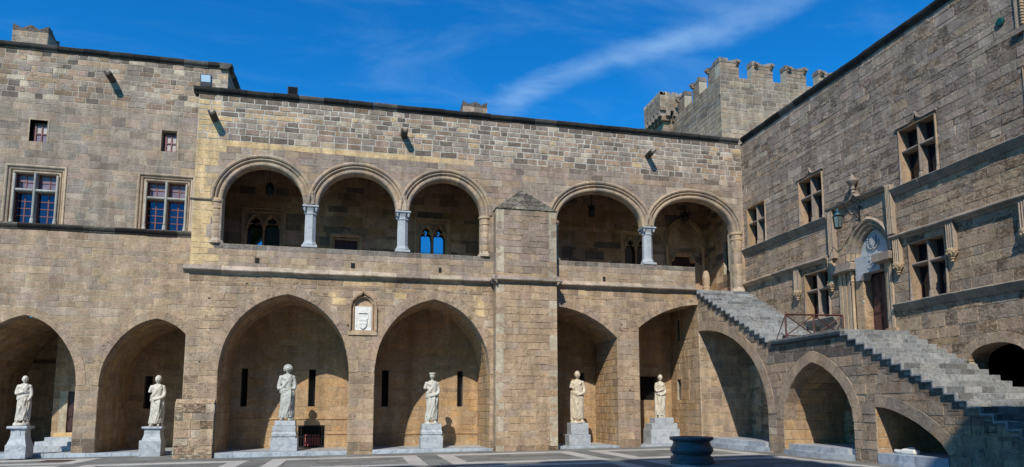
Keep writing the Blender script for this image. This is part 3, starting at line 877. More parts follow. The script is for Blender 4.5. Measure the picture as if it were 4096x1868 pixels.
def gothic_window(root, fr, u0, u1, z0, zt, panes, er, tilt=0.0):
    """twin-light window: two trefoil-headed lights, a colonnette, moulded square frame"""
    um = (u0 + u1) / 2; hw = (u1 - u0) / 2
    g = MB()
    for s in (0, 1):
        a = u0 + s * hw; b = a + hw
        for z in (z0, z0 + .62, z0 + 1.24):
            g.prism([(a, z), (b, z), (b, z + .06), (a, z + .06)], fr, -.30, -.24)
        for u in (a + .0, b - .05): g.prism([(u - .01, z0), (u + .065, z0), (u + .065, zt), (u - .01, zt)], fr, -.30, -.241)
    win = g.build('window', DOORM, root)
    for s in (0, 1):
        a = u0 + s * hw; b = a + hw
        for k, (za, zb) in enumerate(((z0, z0 + .62), (z0 + .62, z0 + 1.24), (z0 + 1.24, zt))):
            m = MB(); t = tilt[s] if isinstance(tilt, (tuple, list)) else tilt
            dd = math.tan(R(t)) * (zb - za)
            m.add([fr(a, za, -.27), fr(b, za, -.27), fr(b, zb, -.27 - dd), fr(a, zb, -.27 - dd), fr(a, za, -.28), fr(b, za, -.28), fr(b, zb, -.28 - dd), fr(a, zb, -.28 - dd)],
                  [(0, 1, 2, 3), (7, 6, 5, 4), (0, 4, 5, 1), (3, 2, 6, 7)])
            m.build('pane', panes[s], win)
    # traceried head: plate with trefoil openings built as bands around each light
    for s in (0, 1):
        uc = u0 + hw * (s + .5); w = hw / 2 - .045; zs = zt - .62
        # outline of the trefoil light from left spring to right spring
        pts = []
        lobes = [(-w * .36, .04, w * .66, 180, 60), (0, .26, w * .52, 195, -15), (w * .36, .04, w * .66, 120, 0)]
        for cx, cz, rr, a0, a1 in lobes:
            for i in range(7):
                t = R(a0 + (a1 - a0) * i / 6); pts.append((uc + cx + rr * math.cos(t), zs + cz + rr * math.sin(t) * (1.0 if cx else 1.0 + .55 * max(0, math.sin(t)) ** 3)))
        out = [(uc - hw / 2, zs)] + [(uc - hw / 2, zt)] * 9 + [(uc, zt)] * 1 + [(uc + hw / 2, zt)] * 9 + [(uc + hw / 2, zs)]
        out = []
        for i in range(len(pts)):
            t = i / (len(pts) - 1)
            # walk the rectangle border
            per = [(uc - hw / 2, zs), (uc - hw / 2, zt), (uc + hw / 2, zt), (uc + hw / 2, zs)]
            l = [.62, hw, .62]; tot = sum(l); x = t * tot
            if x < l[0]: out.append((per[0][0], zs + x))
            elif x < l[0] + l[1]: out.append((per[1][0] + x - l[0], zt))
            else: out.append((per[2][0], zt - (x - l[0] - l[1])))
        m = MB(); n = len(pts)
        for i in range(n - 1):
            m.prism([pts[i], out[i], out[i + 1], pts[i + 1]], fr, -.2, -.08, (*TAN, .2))
        m.build('tracery', MOULD, win)
        # pointed hood band
        pc = pointed(uc, hw / 2 - .03, zs, .54, 6)
        ring(win, pc, [(0, -.1), (0, -.03), (.02, -.01), (.05, -.01), (.06, -.05), (.06, -.1)], fr, 3, c_trim, rg, name='tracery_rib', mat=MOULD, sub=4)
    c = MB(); p = fr(um, z0, -.1)
    c.lathe([(.06, z0), (.06, z0 + .08), (.04, z0 + .12), (.04, zt - .72), (.075, zt - .58), (.075, zt - .5)], p.x, p.y, 10, c=(*TAN, .2)); smooth_by_angle(c.build('colonnette', MOULD, win))
    surround(win, fr, u0, u1, z0, zt, [(0, -.34), (0, -.1), (.03, -.06), (.08, -.06), (.10, -.02), (.14, -.02), (.15, .03), (.20, .035), (.22, .0), (.22, -.34)], c_trim, rg)


gothic_window(mainw, FB, -4.42, -3.18, 6.5, 9.39, (GLASSM, GLASSD), .3, tilt=(6.6, 0))
gothic_window(mainw, FB, 2.42, 3.5, 6.5, 9.39, (GLASSM, GLASSM), .3, tilt=2.0)
gothic_window(mainw, FB, 11.62, 12.7, 6.5, 9.39, (GLASSD, GLASSD), .3)


def panel_door(root, fr, u0, u1, z0, z1, d, mat, rows=3):
    w = (u1 - u0) / 2; first = None
    for s in (0, 1):
        a = u0 + s * w + .005; b = a + w - .01; m = MB()
        m.prism([(a, z0), (b, z0), (b, z1), (a, z1)], fr, d - .05, d)
        hz = (z1 - z0) / rows
        for k in range(rows):
            za = z0 + hz * k + .06; zb = z0 + hz * (k + 1) - .06
            m.prism([(a + .06, za), (b - .06, za), (b - .06, zb), (a + .06, zb)], fr, d, d + .02)
            m.prism([(a + .10, za + .04), (b - .10, za + .04), (b - .10, zb - .04), (a + .10, zb - .04)], fr, d + .02, d + .035)
        o = m.build('door_leaf', mat, root)
        hd = MB(); p = fr(u0 + w - .06 + s * .12, z0 + (z1 - z0) * .45, d + .05); hd.tube([p, p + fr.n * .03], .015, 6); hd.build('handle', IRON, o)


panel_door(mainw, FB, -1.09, -.06, 6.42, 8.58, -.2, DOORM)
dd = MB(); dd.prism([(-1.09, 6.42), (-1.02, 6.42), (-1.02, 8.5), (-.13, 8.5), (-.13, 6.42), (-.06, 6.42), (-.06, 8.58), (-1.09, 8.58)], FB, -.2, -.1, (*TAN, .2)); ds = dd.build('door_surround', MOULD, mainw)
surround(ds, FB, -1.09, -.06, 6.42, 8.58, [(0, -.2), (0, .0), (.03, .03), (.07, .03), (.08, .06), (.13, .06), (.14, 0), (.14, -.2)], c_trim, rg)
og = MB(); og.prism([(-.80, 8.72), (-.58, 8.93), (-.36, 8.72)], FB, 0, .05, (*TAN, .2)); og.build('ogee_finial', MOULD, ds)
# royal doorway at the right end of the loggia
panel_door(mainw, FB, 13.9, 14.95, 6.42, 8.6, -.25, DOORM)
pf = [(0, -.3), (0, .0), (.03, .04), (.07, .05), (.10, .02), (.12, .07), (.17, .07), (.18, .0), (.18, -.3)]
ps = [(13.84, 6.42), (13.84, 8.28), (13.98, 8.33), (14.05, 8.60), (14.35, 8.63), (14.42, 8.72), (14.50, 8.63), (14.80, 8.60), (14.87, 8.33), (15.0, 8.28), (15.0, 6.42)]
mb = MB()
for i in range(len(ps) - 1):
    a, b = ps[i], ps[i + 1]; l = math.hypot(b[0] - a[0], b[1] - a[1]); n_ = (-(b[1] - a[1]) / l, (b[0] - a[0]) / l)
    sweep_piece([(a, n_), (b, n_)], pf, FB, (*TAN, .2), mb)
dsr = mb.build('door_surround', MOULD, mainw)
ring(dsr, ellipse(14.5, .82, 9.02, 1.12), [(0, -.02), (0, .06), (.04, .10), (.08, .10), (.1, .05), (.14, .12), (.19, .12), (.2, 0)], FB, 9, c_trim, rg, name='arch_moulding', mat=MOULD, sub=3)
tp = MB(); tp.prism([(13.7, 8.95)] + ellipse(14.5, .81, 9.02, 1.10, 16) + [(15.3, 8.95)], FB, .0, .03, (*LTAN, .2)); tp.build('tympanum', MOULD, dsr)
for xx in (13.6, 15.4):
    c = MB(); c.lathe([(.1, 6.42), (.1, 6.6), (.07, 6.65), (.07, 8.75), (.1, 8.8), (.12, 9.0)], xx, 27.92, 10, c=(*TAN, .2)); smooth_by_angle(c.build('colonnette', MOULD, dsr))
sh = MB(); sh.prism([(14.28, 9.25), (14.72, 9.25), (14.74, 9.48), (14.70, 9.66), (14.3, 9.66), (14.26, 9.48)], FB, .03, .08, (*TAN, .3))
sh.prism([(14.24, 9.70), (14.76, 9.70), (14.80, 9.86), (14.66, 9.96), (14.5, 10.04), (14.34, 9.96), (14.2, 9.86)], FB, .03, .10, (*TAN, .3))
sh.prism([(14.31, 9.28), (14.48, 9.28), (14.48, 9.44), (14.31, 9.44)], FB, .08, .10, (*TAN, .3)); sh.prism([(14.52, 9.28), (14.69, 9.28), (14.69, 9.44), (14.52, 9.44)], FB, .08, .10, (*TAN, .3))
sh.build('crowned_shield', MOULD, dsr)
# small window on the end wall of the loggia
sw = MB()
for k in range(6): sw.prism([(26.32, 7.5 + k * .28), (26.71, 7.5 + k * .28), (26.71, 7.55 + k * .28), (26.32, 7.55 + k * .28)], FX, -.2, -.15)
for u in (26.32, 26.50, 26.66): sw.prism([(u, 7.5), (u + .05, 7.5), (u + .05, 8.98), (u, 8.98)], FX, -.201, -.151)
swo = sw.build('window', DOORM, mainw)
m = MB(); m.prism([(26.32, 7.5), (26.71, 7.5), (26.71, 8.98), (26.32, 8.98)], FX, -.22, -.2); m.build('pane', GLASSD, swo)

# ---- ground-floor bays: back wall, jambs and vaults
FBB = Fr((0, 27.6, 0), (1, 0, 0), (0, -1, 0))
slits = [(-4.31, -4.07, 1.7, 3.15), (-1.83, -1.57, 1.7, 3.15), (.97, 1.23, 1.7, 3.15), (4.0, 4.24, 1.7, 3.15), (9.22, 9.46, 2.45, 3.15), (12.0, 12.8, 1.99, 3.02), (-2.16, -1.17, .11, .98)]
MM.wall(FBB, -4.9, 13.5, -.2, 6.1, [rect_op(*s) for s in slits], c_in, h=.262, w=.5, joint=.010, proud=.008)


def bay(curve, zb, x_is_u=True, y0=25.0, y1=27.6, ringd=.45, wt=.6, colf=c_in, seg=.27, fr2=None, right=True, left=True):
    """jambs and barrel vault following the arch outline"""
    c = list(curve)
    def course(pts, start, skip=0):
        d = [0]
        for i in range(1, len(pts)): d.append(d[-1] + math.hypot(pts[i][0] - pts[i - 1][0], pts[i][1] - pts[i - 1][1]))
        n = max(1, round(d[-1] / seg)); cells = [d[-1] * i / n for i in range(n + 1)]
        us = [p[0] for p in pts]; zs_ = [p[1] for p in pts]
        def P(s, t, dd):
            u = float(np.interp(s, d, us)); z = float(np.interp(s, d, zs_))
            e = .02; u2 = float(np.interp(min(s + e, d[-1]), d, us)); z2 = float(np.interp(min(s + e, d[-1]), d, zs_)); u1_ = float(np.interp(max(s - e, 0), d, us)); z1_ = float(np.interp(max(s - e, 0), d, zs_))
            tu, tz = u2 - u1_, z2 - z1_; l = math.hypot(tu, tz) or 1; nu, nz2 = tz / l, -tu / l
            if x_is_u: return Vector((u + nu * (dd + .012), t, z + nz2 * (dd + .012)))
            return Vector((t, u + nu * (dd + .012), z + nz2 * (dd + .012)))
        return P, cells
    if left:
        P, cells = course([(c[0][0], zb), c[0]], 0); MM_cur.lining(P, cells, y0, y1, wt, colf)
    if right:
        P, cells = course([c[-1], (c[-1][0], zb)], 0); MM_cur.lining(P, cells, y0, y1, wt, colf)
    P, cells = course(c, 0); MM_cur.lining(P, cells, y0 + ringd, y1, wt, colf)
    for u, z, on_ in ((c[0][0] - .03, c[0][1], left), (c[-1][0] + .03, c[-1][1], right)):
        if on_:   # hidden strip behind the springing, added to block a light leak
            q = [(u, y0 + .5, z - .3), (u, y1, z - .3), (u, y1, z + .15), (u, y0 + .5, z + .15)]
            MM_cur.back.add([p if x_is_u else (p[1], p[0], p[2]) for p in q], [(0, 1, 2, 3)], (.38, .32, .24, .5))


MM_cur = MM
bay(cL1, 0.1); bay(cL2, .1); bay([p for p in cL3 if p[0] > 5.2], .1, left=False); bay(cL4, .15, right=False)
FXS = Fr((13.47, 0, 0), (0, 1, 0), (-1, 0, 0))
MM.wall(FXS, 25.0, 27.6, .1, 5.95, [rect_op(26.68, 27.03, 4.52, 5.45), rect_op(26.68, 27.03, 1.99, 2.86)], lambda u, z, r: pick(r, [(OCHRE, 3), (TAN, 4), (LTAN, 1.5), (ORANGE, 1)], .1, .45), h=.262, w=.5, joint=.012, proud=.015)
# iron grilles, and near-black slabs painting the shade of rooms behind the openings


def grille(root, fr, u0, u1, z0, z1, sp=.085, bar=.006, d=-.08):
    m = MB(); w = u1 - u0; h = z1 - z0; a = sp; b = sp * 1.35
    n = int((w / a + h / b)) + 2
    for k in range(-n, n):
        # line u = u0 + a*k + t*a ; z = z0 + t*b clipped
        for sg in (1, -1):
            t0, t1 = 0.0, h / b
            uu = (lambda t: u0 + a * k + t * a) if sg == 1 else (lambda t: u1 - a * k - t * a)
            # clip
            ts = sorted(((u0 - uu(0)) / (a * sg), (u1 - uu(0)) / (a * sg)))
            ta, tb = max(t0, ts[0]), min(t1, ts[1])
            if tb - ta < .05: continue
            m.tube([fr(uu(ta), z0 + ta * b, d + .004 * sg), fr(uu(tb), z0 + tb * b, d + .004 * sg)], bar, 4, caps=False)
    o = m.build('lattice_grille', IRON, root)
    v = MB(); v.prism([(u0 - .02, z0 - .02), (u1 + .02, z0 - .02), (u1 + .02, z1 + .02), (u0 - .02, z1 + .02)], fr, -.6, -.35); v.build('window_shade_backing', DARK, root)
    return o


for s in slits[:6]: grille(mainw, FBB, *s)
grille(mainw, FXS, 26.68, 27.03, 1.99, 2.86)
v = MB(); v.prism([(26.66, 4.5), (27.05, 4.5), (27.05, 5.47), (26.66, 5.47)], FXS, -.3, -.12); v.build('window_shade_backing', DARK, mainw)
v = MB(); v.prism([(-2.2, .05), (-1.13, .05), (-1.13, 1.02), (-2.2, 1.02)], FBB, -.9, -.6); v.build('window_shade_backing', DARK, mainw)
gt = MB()
for i in range(11):
    u = -2.14 + i * .096; gt.prism([(u - .014, .12), (u + .014, .12), (u + .014, .98), (u - .014, .98)], FBB, -.035, -.012)
for z in (.16, .52, .93): gt.prism([(-2.16, z), (-1.17, z), (-1.17, z + .035), (-2.16, z + .035)], FBB, -.011, .008)
gt.build('barred_gate', IRON, mainw)
pk = MB(); pk.box((-1.95, 27.85, .15), (-1.35, 28.1, .62), bev=.03)
tag(pk.build('crate', PINK), 'pinkish red plastic crate stored behind the small barred gate', 'crate')
# ledge along the back walls
for a, b in ((-4.6, -.35), (.66, 4.9)):
    straight(mainw, FBB, (a, 1.22 if a < 0 else .62), (b, 1.22 if a < 0 else .62), [(-.03, -.01), (-.02, .03), (.02, .045), (.05, .0), (.05, -.01)], c_in, rg, name='ledge', piece=.9)
straight(mainw, FBB, (-1.1, .64), (-.3, .64), [(-.03, -.01), (-.02, .03), (.02, .045), (.05, .0), (.05, -.01)], c_in, rg, name='ledge', piece=.9)

# ---- coat-of-arms niche between the two pointed arches
nb = MB(); nb.prism([(-.33, 4.3), (.63, 4.3), (.63, 5.9), (-.33, 5.9)], FM, -.3, -.12, (*TAN, .4)); niche = nb.build('heraldic_niche', ST, mainw)
nc = [(-.14, 4.42), (-.14, 5.30)] + [p for p in pointed(.165, .305, 5.30, .34, 6)] + [(.47, 5.30), (.47, 4.42)]
mb = MB()
for i in range(len(nc) - 1):
    a, b = nc[i], nc[i + 1]; l = math.hypot(b[0] - a[0], b[1] - a[1])
    if l < 1e-4: continue
    n_ = (-(b[1] - a[1]) / l, (b[0] - a[0]) / l)
    sweep_piece([(a, n_), (b, n_)], [(0, -.12), (0, -.03), (.03, .01), (.06, -.01), (.08, -.05), (.10, -.05), (.12, -.02), (.125, -.12)], FM, (*TAN, .3), mb)
mb.build('inner_moulding', MOULD, niche)
hc = [(-.30, 4.42), (-.30, 5.28), (-.24, 5.5), (-.08, 5.68), (.08, 5.76), (.165, 5.92), (.25, 5.76), (.41, 5.68), (.57, 5.5), (.63, 5.28), (.63, 4.42)]
mb = MB()
for i in range(len(hc) - 1):
    a, b = hc[i], hc[i + 1]; l = math.hypot(b[0] - a[0], b[1] - a[1]); n_ = (-(b[1] - a[1]) / l, (b[0] - a[0]) / l)
    sweep_piece([(a, n_), (b, n_)], [(-.06, -.1), (-.06, .02), (-.03, .09), (.02, .10), (.03, .06), (.03, -.1)], FM, (*TAN, .35), mb)
mb.build('hood_moulding', MOULD, niche)
st_ = MB(); st_.prism([(-.36, 4.26), (.66, 4.26), (.66, 4.42), (-.36, 4.42)], FM, -.1, .06, (*LTAN, .5)); st_.build('sill', MOULD, niche)
wp = MB(); wp.prism([(-.13, 4.44), (.46, 4.44), (.46, 5.31), (-.13, 5.31)], FM, -.11, -.05)
wp.prism([(-.02, 4.86), (.34, 4.86), (.37, 5.1), (.30, 5.22), (.02, 5.22), (-.05, 5.1)], FM, -.05, -.03)
wp.prism([(0, 5.06), (.32, 5.06), (.26, 5.15), (.16, 5.19), (.06, 5.15)], FM, -.03, .01)
for u in (-.09, .38): wp.prism([(u, 4.6), (u + .04, 4.6), (u + .04, 5.2), (u, 5.2)], FM, -.05, -.035)
wpo = wp.build('marble_panel', WHITE, niche)
shd = MB(); shd.prism([(.01, 4.86), (.01, 4.66), (.06, 4.55), (.155, 4.48), (.25, 4.55), (.30, 4.66), (.30, 4.86)][::-1], FM, -.05, .0)
for u, z in ((.03, 4.78), (.17, 4.78), (.03, 4.66), (.17, 4.66)): shd.prism([(u, z), (u + .11, z), (u + .11, z + .06), (u, z + .06)], FM, 0, .012)
shd.build('shield', WHITE, wpo)


def spout(root, fr, u, z, p=.55):
    m = MB(); n = 10; c = (.085, .072, .06, .6)
    # half-round stone gutter: outer half circle and inner channel
    pr = []
    for i in range(n + 1):
        t = math.pi + math.pi * i / n; pr.append((u + .13 * math.cos(t), z + .02 + .15 * math.sin(t)))
    for i in range(n, -1, -1):
        t = math.pi + math.pi * i / n; pr.append((u + .07 * math.cos(t), z + .04 + .09 * math.sin(t)))
    m.prism(pr, lambda a, b, d: fr(a, b + (d - .0) * .06, d), -.1, p, c)
    m.build('waterspout', MOULD, root)


for u, z in ((-5.20, 11.92), (1.50, 11.90), (11.42, 11.94)): spout(mainw, FM, u, z)

# ================================================================== BUTTRESS
but = thing('buttress', 'tall square stone buttress with pyramidal cap between the third and fourth loggia arches', 'buttress', (6.15, 24.7, 0))
MBt = Masonry(but, 23)


def c_but(u, z, r):
    if z < .4: return pick(r, [(BROWN, 3), (TAN, 2), (OCHRE, 1)], .12, .9)
    if z < 6.3: return pick(r, [(TAN, 6), (LTAN, 2.5), (GREY, 1.3), (OCHRE, .8), (LIGHT, .6)], .1, .5)
    if z < 6.7: return pick(r, [(OCHRE, 2), (TAN, 2), (LTAN, 2)], .1, .35)
    return pick(r, [(GREY, 4), (TAN, 2), (LTAN, 1.2), (DGREY, .8 + (1.5 if z > 8.9 else 0)), (PINKT, 1)], .12, .45)


FBf = Fr((0, 24.48, 0), (1, 0, 0), (0, -1, 0)); FBl = Fr((4.97, 0, 0), (0, 1, 0), (-1, 0, 0)); FBr = Fr((7.33, 0, 0), (0, 1, 0), (1, 0, 0))
zb1 = MBt.courses(-.35, 6.27, .262); zb2 = MBt.courses(6.45, 9.16, .25)
for zl in (zb1, zb2):
    MBt.wall(FBf, 4.97, 7.33, 0, 0, [], c_but, zlist=zl, w=.42, joint=.013, proud=.02, thick=.3)
    MBt.wall(FBl, 24.47, 25.0, 0, 0, [], c_but, zlist=zl, w=.4, joint=.013, thick=.3)
    MBt.wall(FBr, 24.47, 25.0, 0, 0, [], c_but, zlist=zl, w=.4, joint=.013, thick=.3)
MBt.finish()
straight(but, FBf, (4.80, 6.40), (7.50, 6.40), cprof, c_corn, rg, piece=1.0)
straight(but, FBl, (24.32, 6.40), (25.0, 6.40), cprof, c_corn, rg, piece=1.0)
straight(but, FBr, (24.32, 6.40), (25.0, 6.40), cprof, c_corn, rg, piece=1.0)
nst = 5
for i in range(nst):
    t0, t1 = i / nst, (i + 1) / nst; za, zb_ = 9.16 + .95 * t0, 9.16 + .95 * t1
    def sec(t, k): return (4.93 + 1.16 * t + .02 * k, 7.37 - 1.28 * t - .02 * k, 24.43 + .55 * t + .02 * k)
    a0, a1, ay0 = sec(t0, 0); b0, b1, by0 = sec(t1, -.5)
    npz = max(1, 4 - i)
    for k in range(npz):
        f0, f1 = k / npz, (k + 1) / npz; g = .006
        lx = lambda A, B, f: A + (B - A) * f
        m = MB(); pts = [(lx(a0, a1, f0) + g, ay0, za), (lx(a0, a1, f1) - g, ay0, za), (lx(a0, a1, f1) - g, 25.0, za), (lx(a0, a1, f0) + g, 25.0, za),
                         (lx(b0, b1, f0) + g, by0, zb_ - .012), (lx(b0, b1, f1) - g, by0, zb_ - .012), (lx(b0, b1, f1) - g, 25.0, zb_ - .012), (lx(b0, b1, f0) + g, 25.0, zb_ - .012)]
        m.add(pts, [(0, 3, 2, 1), (4, 5, 6, 7), (0, 1, 5, 4), (1, 2, 6, 5), (3, 0, 4, 7)], pick(rg, [((.17, .155, .125), 3), ((.25, .225, .18), 3), ((.32, .29, .235), 1.2)], .2, 1.0, sp=1))
        m.build('cap_stone', ST, but)

# ================================================================== LEFT WING
FL = Fr((0, 27.5, 0), (1, 0, 0), (0, -1, 0))
leftw = thing('palace_wing', 'taller left sandstone wing with two cross-mullioned windows above pointed arches', 'building', (-11, 27.5, 0))
ML = Masonry(leftw, 31)


def c_left(u, z, r):
    n = nz(u, z, .35, 12)
    if z < .45: return pick(r, [(DGREY, 3), (BROWN, 3), (TAN, 1)], .12, .6)
    if z < 8.1: return pick(r, [(TAN, 4.5), (LTAN, 2 + n), (GREY, 2.5 - n), (PINKT, 1.6), (LIGHT, .4), (BROWN, .35)], .09, .4)
    if z < 13.2: return pick(r, [(GREY, 6), (TAN, 1.6), (PINKT, 2), (LIGHT, .6), (DGREY, .7), ((.21, .20, .18), 2)], .09, .35)
    return pick(r, [(GREY, 4), (BROWN, 2), (DGREY, 1.2 + (2 if z > 14.5 else 0)), (TAN, 1.5), (LIGHT, .8), (PINKT, 1)], .13, .45, sp=.9)


cA1 = crowned(-11.7, 1.8, PA); cA2 = crowned(-7.35, 1.82, PA); cA0 = crowned(-16.1, 1.8, PA)
oA = [arch_op(c, -.5, .32) for c in (cA0, cA1, cA2)]
W1 = (-12.45, -11.0, 8.36, 10.26); W2 = (-8.03, -6.57, 8.36, 10.26); SM1 = (-12.06, -11.47, 11.45, 12.28); SM2 = (-7.58, -7.02, 11.49, 12.29)
opsW = [rect_op(a - .30, b + .30, c, d + .30) for a, b, c, d in (W1, W2)] + [rect_op(*SM1), rect_op(*SM2)]
ML.wall(FL, -17.5, -5.62, -.4, 8.12, oA, c_left, h=.255, w=.48, joint=.017, proud=.007)
ML.wall(FL, -17.5, -5.4, 8.12, 12.9, opsW, c_left, h=.25, w=.46, joint=.014, proud=.006)
ML.wall(FL, -17.5, -5.3, 12.9, 15.02, [], c_left, h=.205, w=.38, joint=.028, proud=.010, mort=(.43, .37, .29), noise_j=.01)
MM2 = Fr((-5.3, 0, 0), (0, 1, 0), (1, 0, 0))
ML.wall(MM2, 27.5, 33, 12.9, 15.02, [], c_left, h=.205, w=.38, joint=.026, mort=(.43, .37, .29))
for c in (cA0, cA1, cA2):
    ring(leftw, c, [(0, -.45), (0, .0), (.006, .012), (.315, .014), (.325, 0), (.325, -.45)], FL, 13, c_arch, rg)
straight(leftw, FL, (-17.5, 15.15), (-5.15, 15.15), tprof, c_dk, rg, piece=.9)
straight(leftw, MM2, (27.36, 15.15), (33, 15.15), tprof, c_dk, rg, piece=.9)
sprof = [(-.13, -.02), (-.12, .03), (-.08, .05), (-.06, .03), (-.04, .07), (.0, .10), (.05, .13), (.09, .12), (.13, .0), (.13, -.02)]
straight(leftw, FL, (-17.5, 8.23), (-5.75, 8.23), sprof, c_dk, rg, piece=1.1, name='string_course')
rf = MB(); rf.box((-17.5, 27.8, 14.8), (-5.6, 33, 14.95), (*GREY, .5)); rf.build('roof', ST, leftw)
spout(leftw, FL, -9.42, 14.12, .6)


def cross_window(root, fr, W, zt, um, d=-.30, wood=WOODR, glass=(CURT, GLASSB), rows=(2, 4), prof=None, colf=None, cols=2, mul=.05, mcol=(*LIGHT, .15), bars=.018, ped=True, tilt=0.0):
    u0, u1, z0, z1 = W; colf = colf or c_trim
    g = MB(); panes = []
    for (a, b) in ((u0, um - mul), (um + mul, u1)):
        for q, (c, e, nr) in enumerate(((zt + mul, z1, rows[0]), (z0, zt - mul, rows[1]))):
            fw = .055
            g.prism([(a, c), (a + fw, c), (a + fw, e), (a, e)], fr, d - .03, d + .03); g.prism([(b - fw, c), (b, c), (b, e), (b - fw, e)], fr, d - .03, d + .03)
            g.prism([(a + fw, c), (b - fw, c), (b - fw, c + fw), (a + fw, c + fw)], fr, d - .03, d + .029); g.prism([(a + fw, e - fw), (b - fw, e - fw), (b - fw, e), (a + fw, e)], fr, d - .03, d + .029)
            uw = (b - a - 2 * fw) / cols; zh = (e - c - 2 * fw) / nr
            for k in range(1, cols): u = a + fw + uw * k; g.prism([(u - bars, c + fw), (u + bars, c + fw), (u + bars, e - fw), (u - bars, e - fw)], fr, d - .02, d + .02)
            for k in range(1, nr): z = c + fw + zh * k; g.prism([(a + fw, z - bars * .8), (b - fw, z - bars * .8), (b - fw, z + bars * .8), (a + fw, z + bars * .8)], fr, d - .02, d + .021)
            for i in range(cols):
                for k in range(nr):
                    panes.append((a + fw + uw * i, a + fw + uw * (i + 1), c + fw + zh * k, c + fw + zh * (k + 1), glass[q]))
    win = g.build('window', wood, root)
    for a, b, c, e, mt in panes:
        m = MB(); t = math.tan(R(tilt + rg.uniform(-1.6, 1.6))) * (e - c) / 2
        m.add([fr(a, c, d - .002 + t), fr(b, c, d - .002 + t), fr(b, e, d - .002 - t), fr(a, e, d - .002 - t), fr(a, c, d - .012 + t), fr(b, c, d - .012 + t), fr(b, e, d - .012 - t), fr(a, e, d - .012 - t)],
              [(0, 1, 2, 3), (7, 6, 5, 4), (0, 4, 5, 1), (3, 2, 6, 7), (1, 5, 6, 2), (0, 3, 7, 4)]); m.build('pane', mt, win)
    mm = MB(); mm.prism([(um - mul, z0), (um + mul, z0), (um + mul, z1), (um - mul, z1)], fr, d + .03, -.07, mcol); mm.tube([fr(um, z0 + .02, -.06), fr(um, z1, -.06)], mul * .9, 8, mcol)
    if ped: mm.tube([fr(um, z0, -.05), fr(um, z0 + .14, -.05), fr(um, z0 + .22, -.05), fr(um, z0 + .23, -.05)], [mul * 1.6, mul * 1.4, mul * 1.0, mul * 1.4], 8, mcol)
    mm.build('mullion', MOULD, win)
    tm = MB()
    for (a, b) in ((u0, um - mul), (um + mul, u1)):
        tm.prism([(a, zt - mul), (b, zt - mul), (b, zt + mul), (a, zt + mul)], fr, d + .03, -.07, mcol); tm.tube([fr(a, zt, -.07), fr(b, zt, -.07)], mul * .9, 8, mcol)
    tm.build('transom', MOULD, win)
    surround(win, fr, u0, u1, z0, z1, prof, colf, rg)
    bk_ = MB(); bk_.prism([(u0, z0), (u1, z0), (u1, z1), (u0, z1)], fr, d - .25, d - .2); bk_.build('shade_black', DARK, win)
    return win


c_wl = lambda u, z, r: pick(r, [(LTAN, 2), (GREY, 2), (LIGHT, 1)], .08, .15)
lprof = [(0, -.32), (0, -.10), (.02, -.07), (.05, -.06), (.075, -.08), (.085, -.12), (.10, -.12), (.12, -.05), (.16, -.03), (.19, -.05), (.195, -.01), (.215, .02), (.245, .035), (.28, .03), (.30, .0), (.302, -.32)]
for W, um in ((W1, -11.77), (W2, -7.31)):
    w_ = cross_window(leftw, FL, W, 9.61, um, prof=lprof, colf=c_wl, mcol=(.36, .36, .34, .2))
    for u in (W[0] + .04 - .02, W[1] - .02):
        p = FL(u, 8.36, -.03); c = MB(); c.lathe([(.075, 8.36), (.06, 8.46), (.05, 8.50), (.06, 8.53), (.042, 8.55), (.042, 10.2)], p.x, p.y, 10, c=(.40, .38, .33, .1)); smooth_by_angle(c.build('colonnette', MOULD, w_))
for W in (SM1, SM2):
    u0, u1, z0, z1 = W; g = MB(); d = -.20; a, b = u0 + .10, u1 - .03; c, e = z0, z1 - .1
    for q in ((a, c, a + .05, e), (b - .05, c, b, e)): g.prism([(q[0], q[1]), (q[2], q[1]), (q[2], q[3]), (q[0], q[3])], FL, d - .03, d + .03)
    for q in (c, (c + e) / 2 - .02, e - .05): g.prism([(a, q), (b, q), (b, q + .045), (a, q + .045)], FL, d - .031, d + .029)
    um = (a + b) / 2; g.prism([(um - .02, c), (um + .02, c), (um + .02, e), (um - .02, e)], FL, d - .02, d + .028)
    wn = g.build('window', WOODR, leftw)
    for i, (p, q) in enumerate(((a, um), (um, b))):
        for k, (r_, s_) in enumerate(((c, (c + e) / 2), ((c + e) / 2, e))):
            m = MB(); m.prism([(p, r_), (q, r_), (q, s_), (p, s_)], FL, d - .02, d - .01)
            m.build('pane', CURTW if (k or W is SM2) else CURT, wn)
    f_ = MB()
    for q in ((u0, z0, u0 + .12, z1), (u1 - .03, z0, u1, z1)): f_.prism([(q[0], q[1]), (q[2], q[1]), (q[2], q[3]), (q[0], q[3])], FL, -.4, -.02 if q[0] > u0 else -.3, (*GREY, .3))
    f_.prism([(u0 + .12, z1 - .1), (u1 - .03, z1 - .1), (u1 - .03, z1), (u0 + .12, z1)], FL, -.4, -.29, (*GREY, .3))
    f_.build('reveal', ST, wn)
    surround(wn, FL, u0, u1, z0, z1, [(0, -.4), (0, .0), (.004, .012), (.05, .015), (.055, 0)], c_wl, rg)
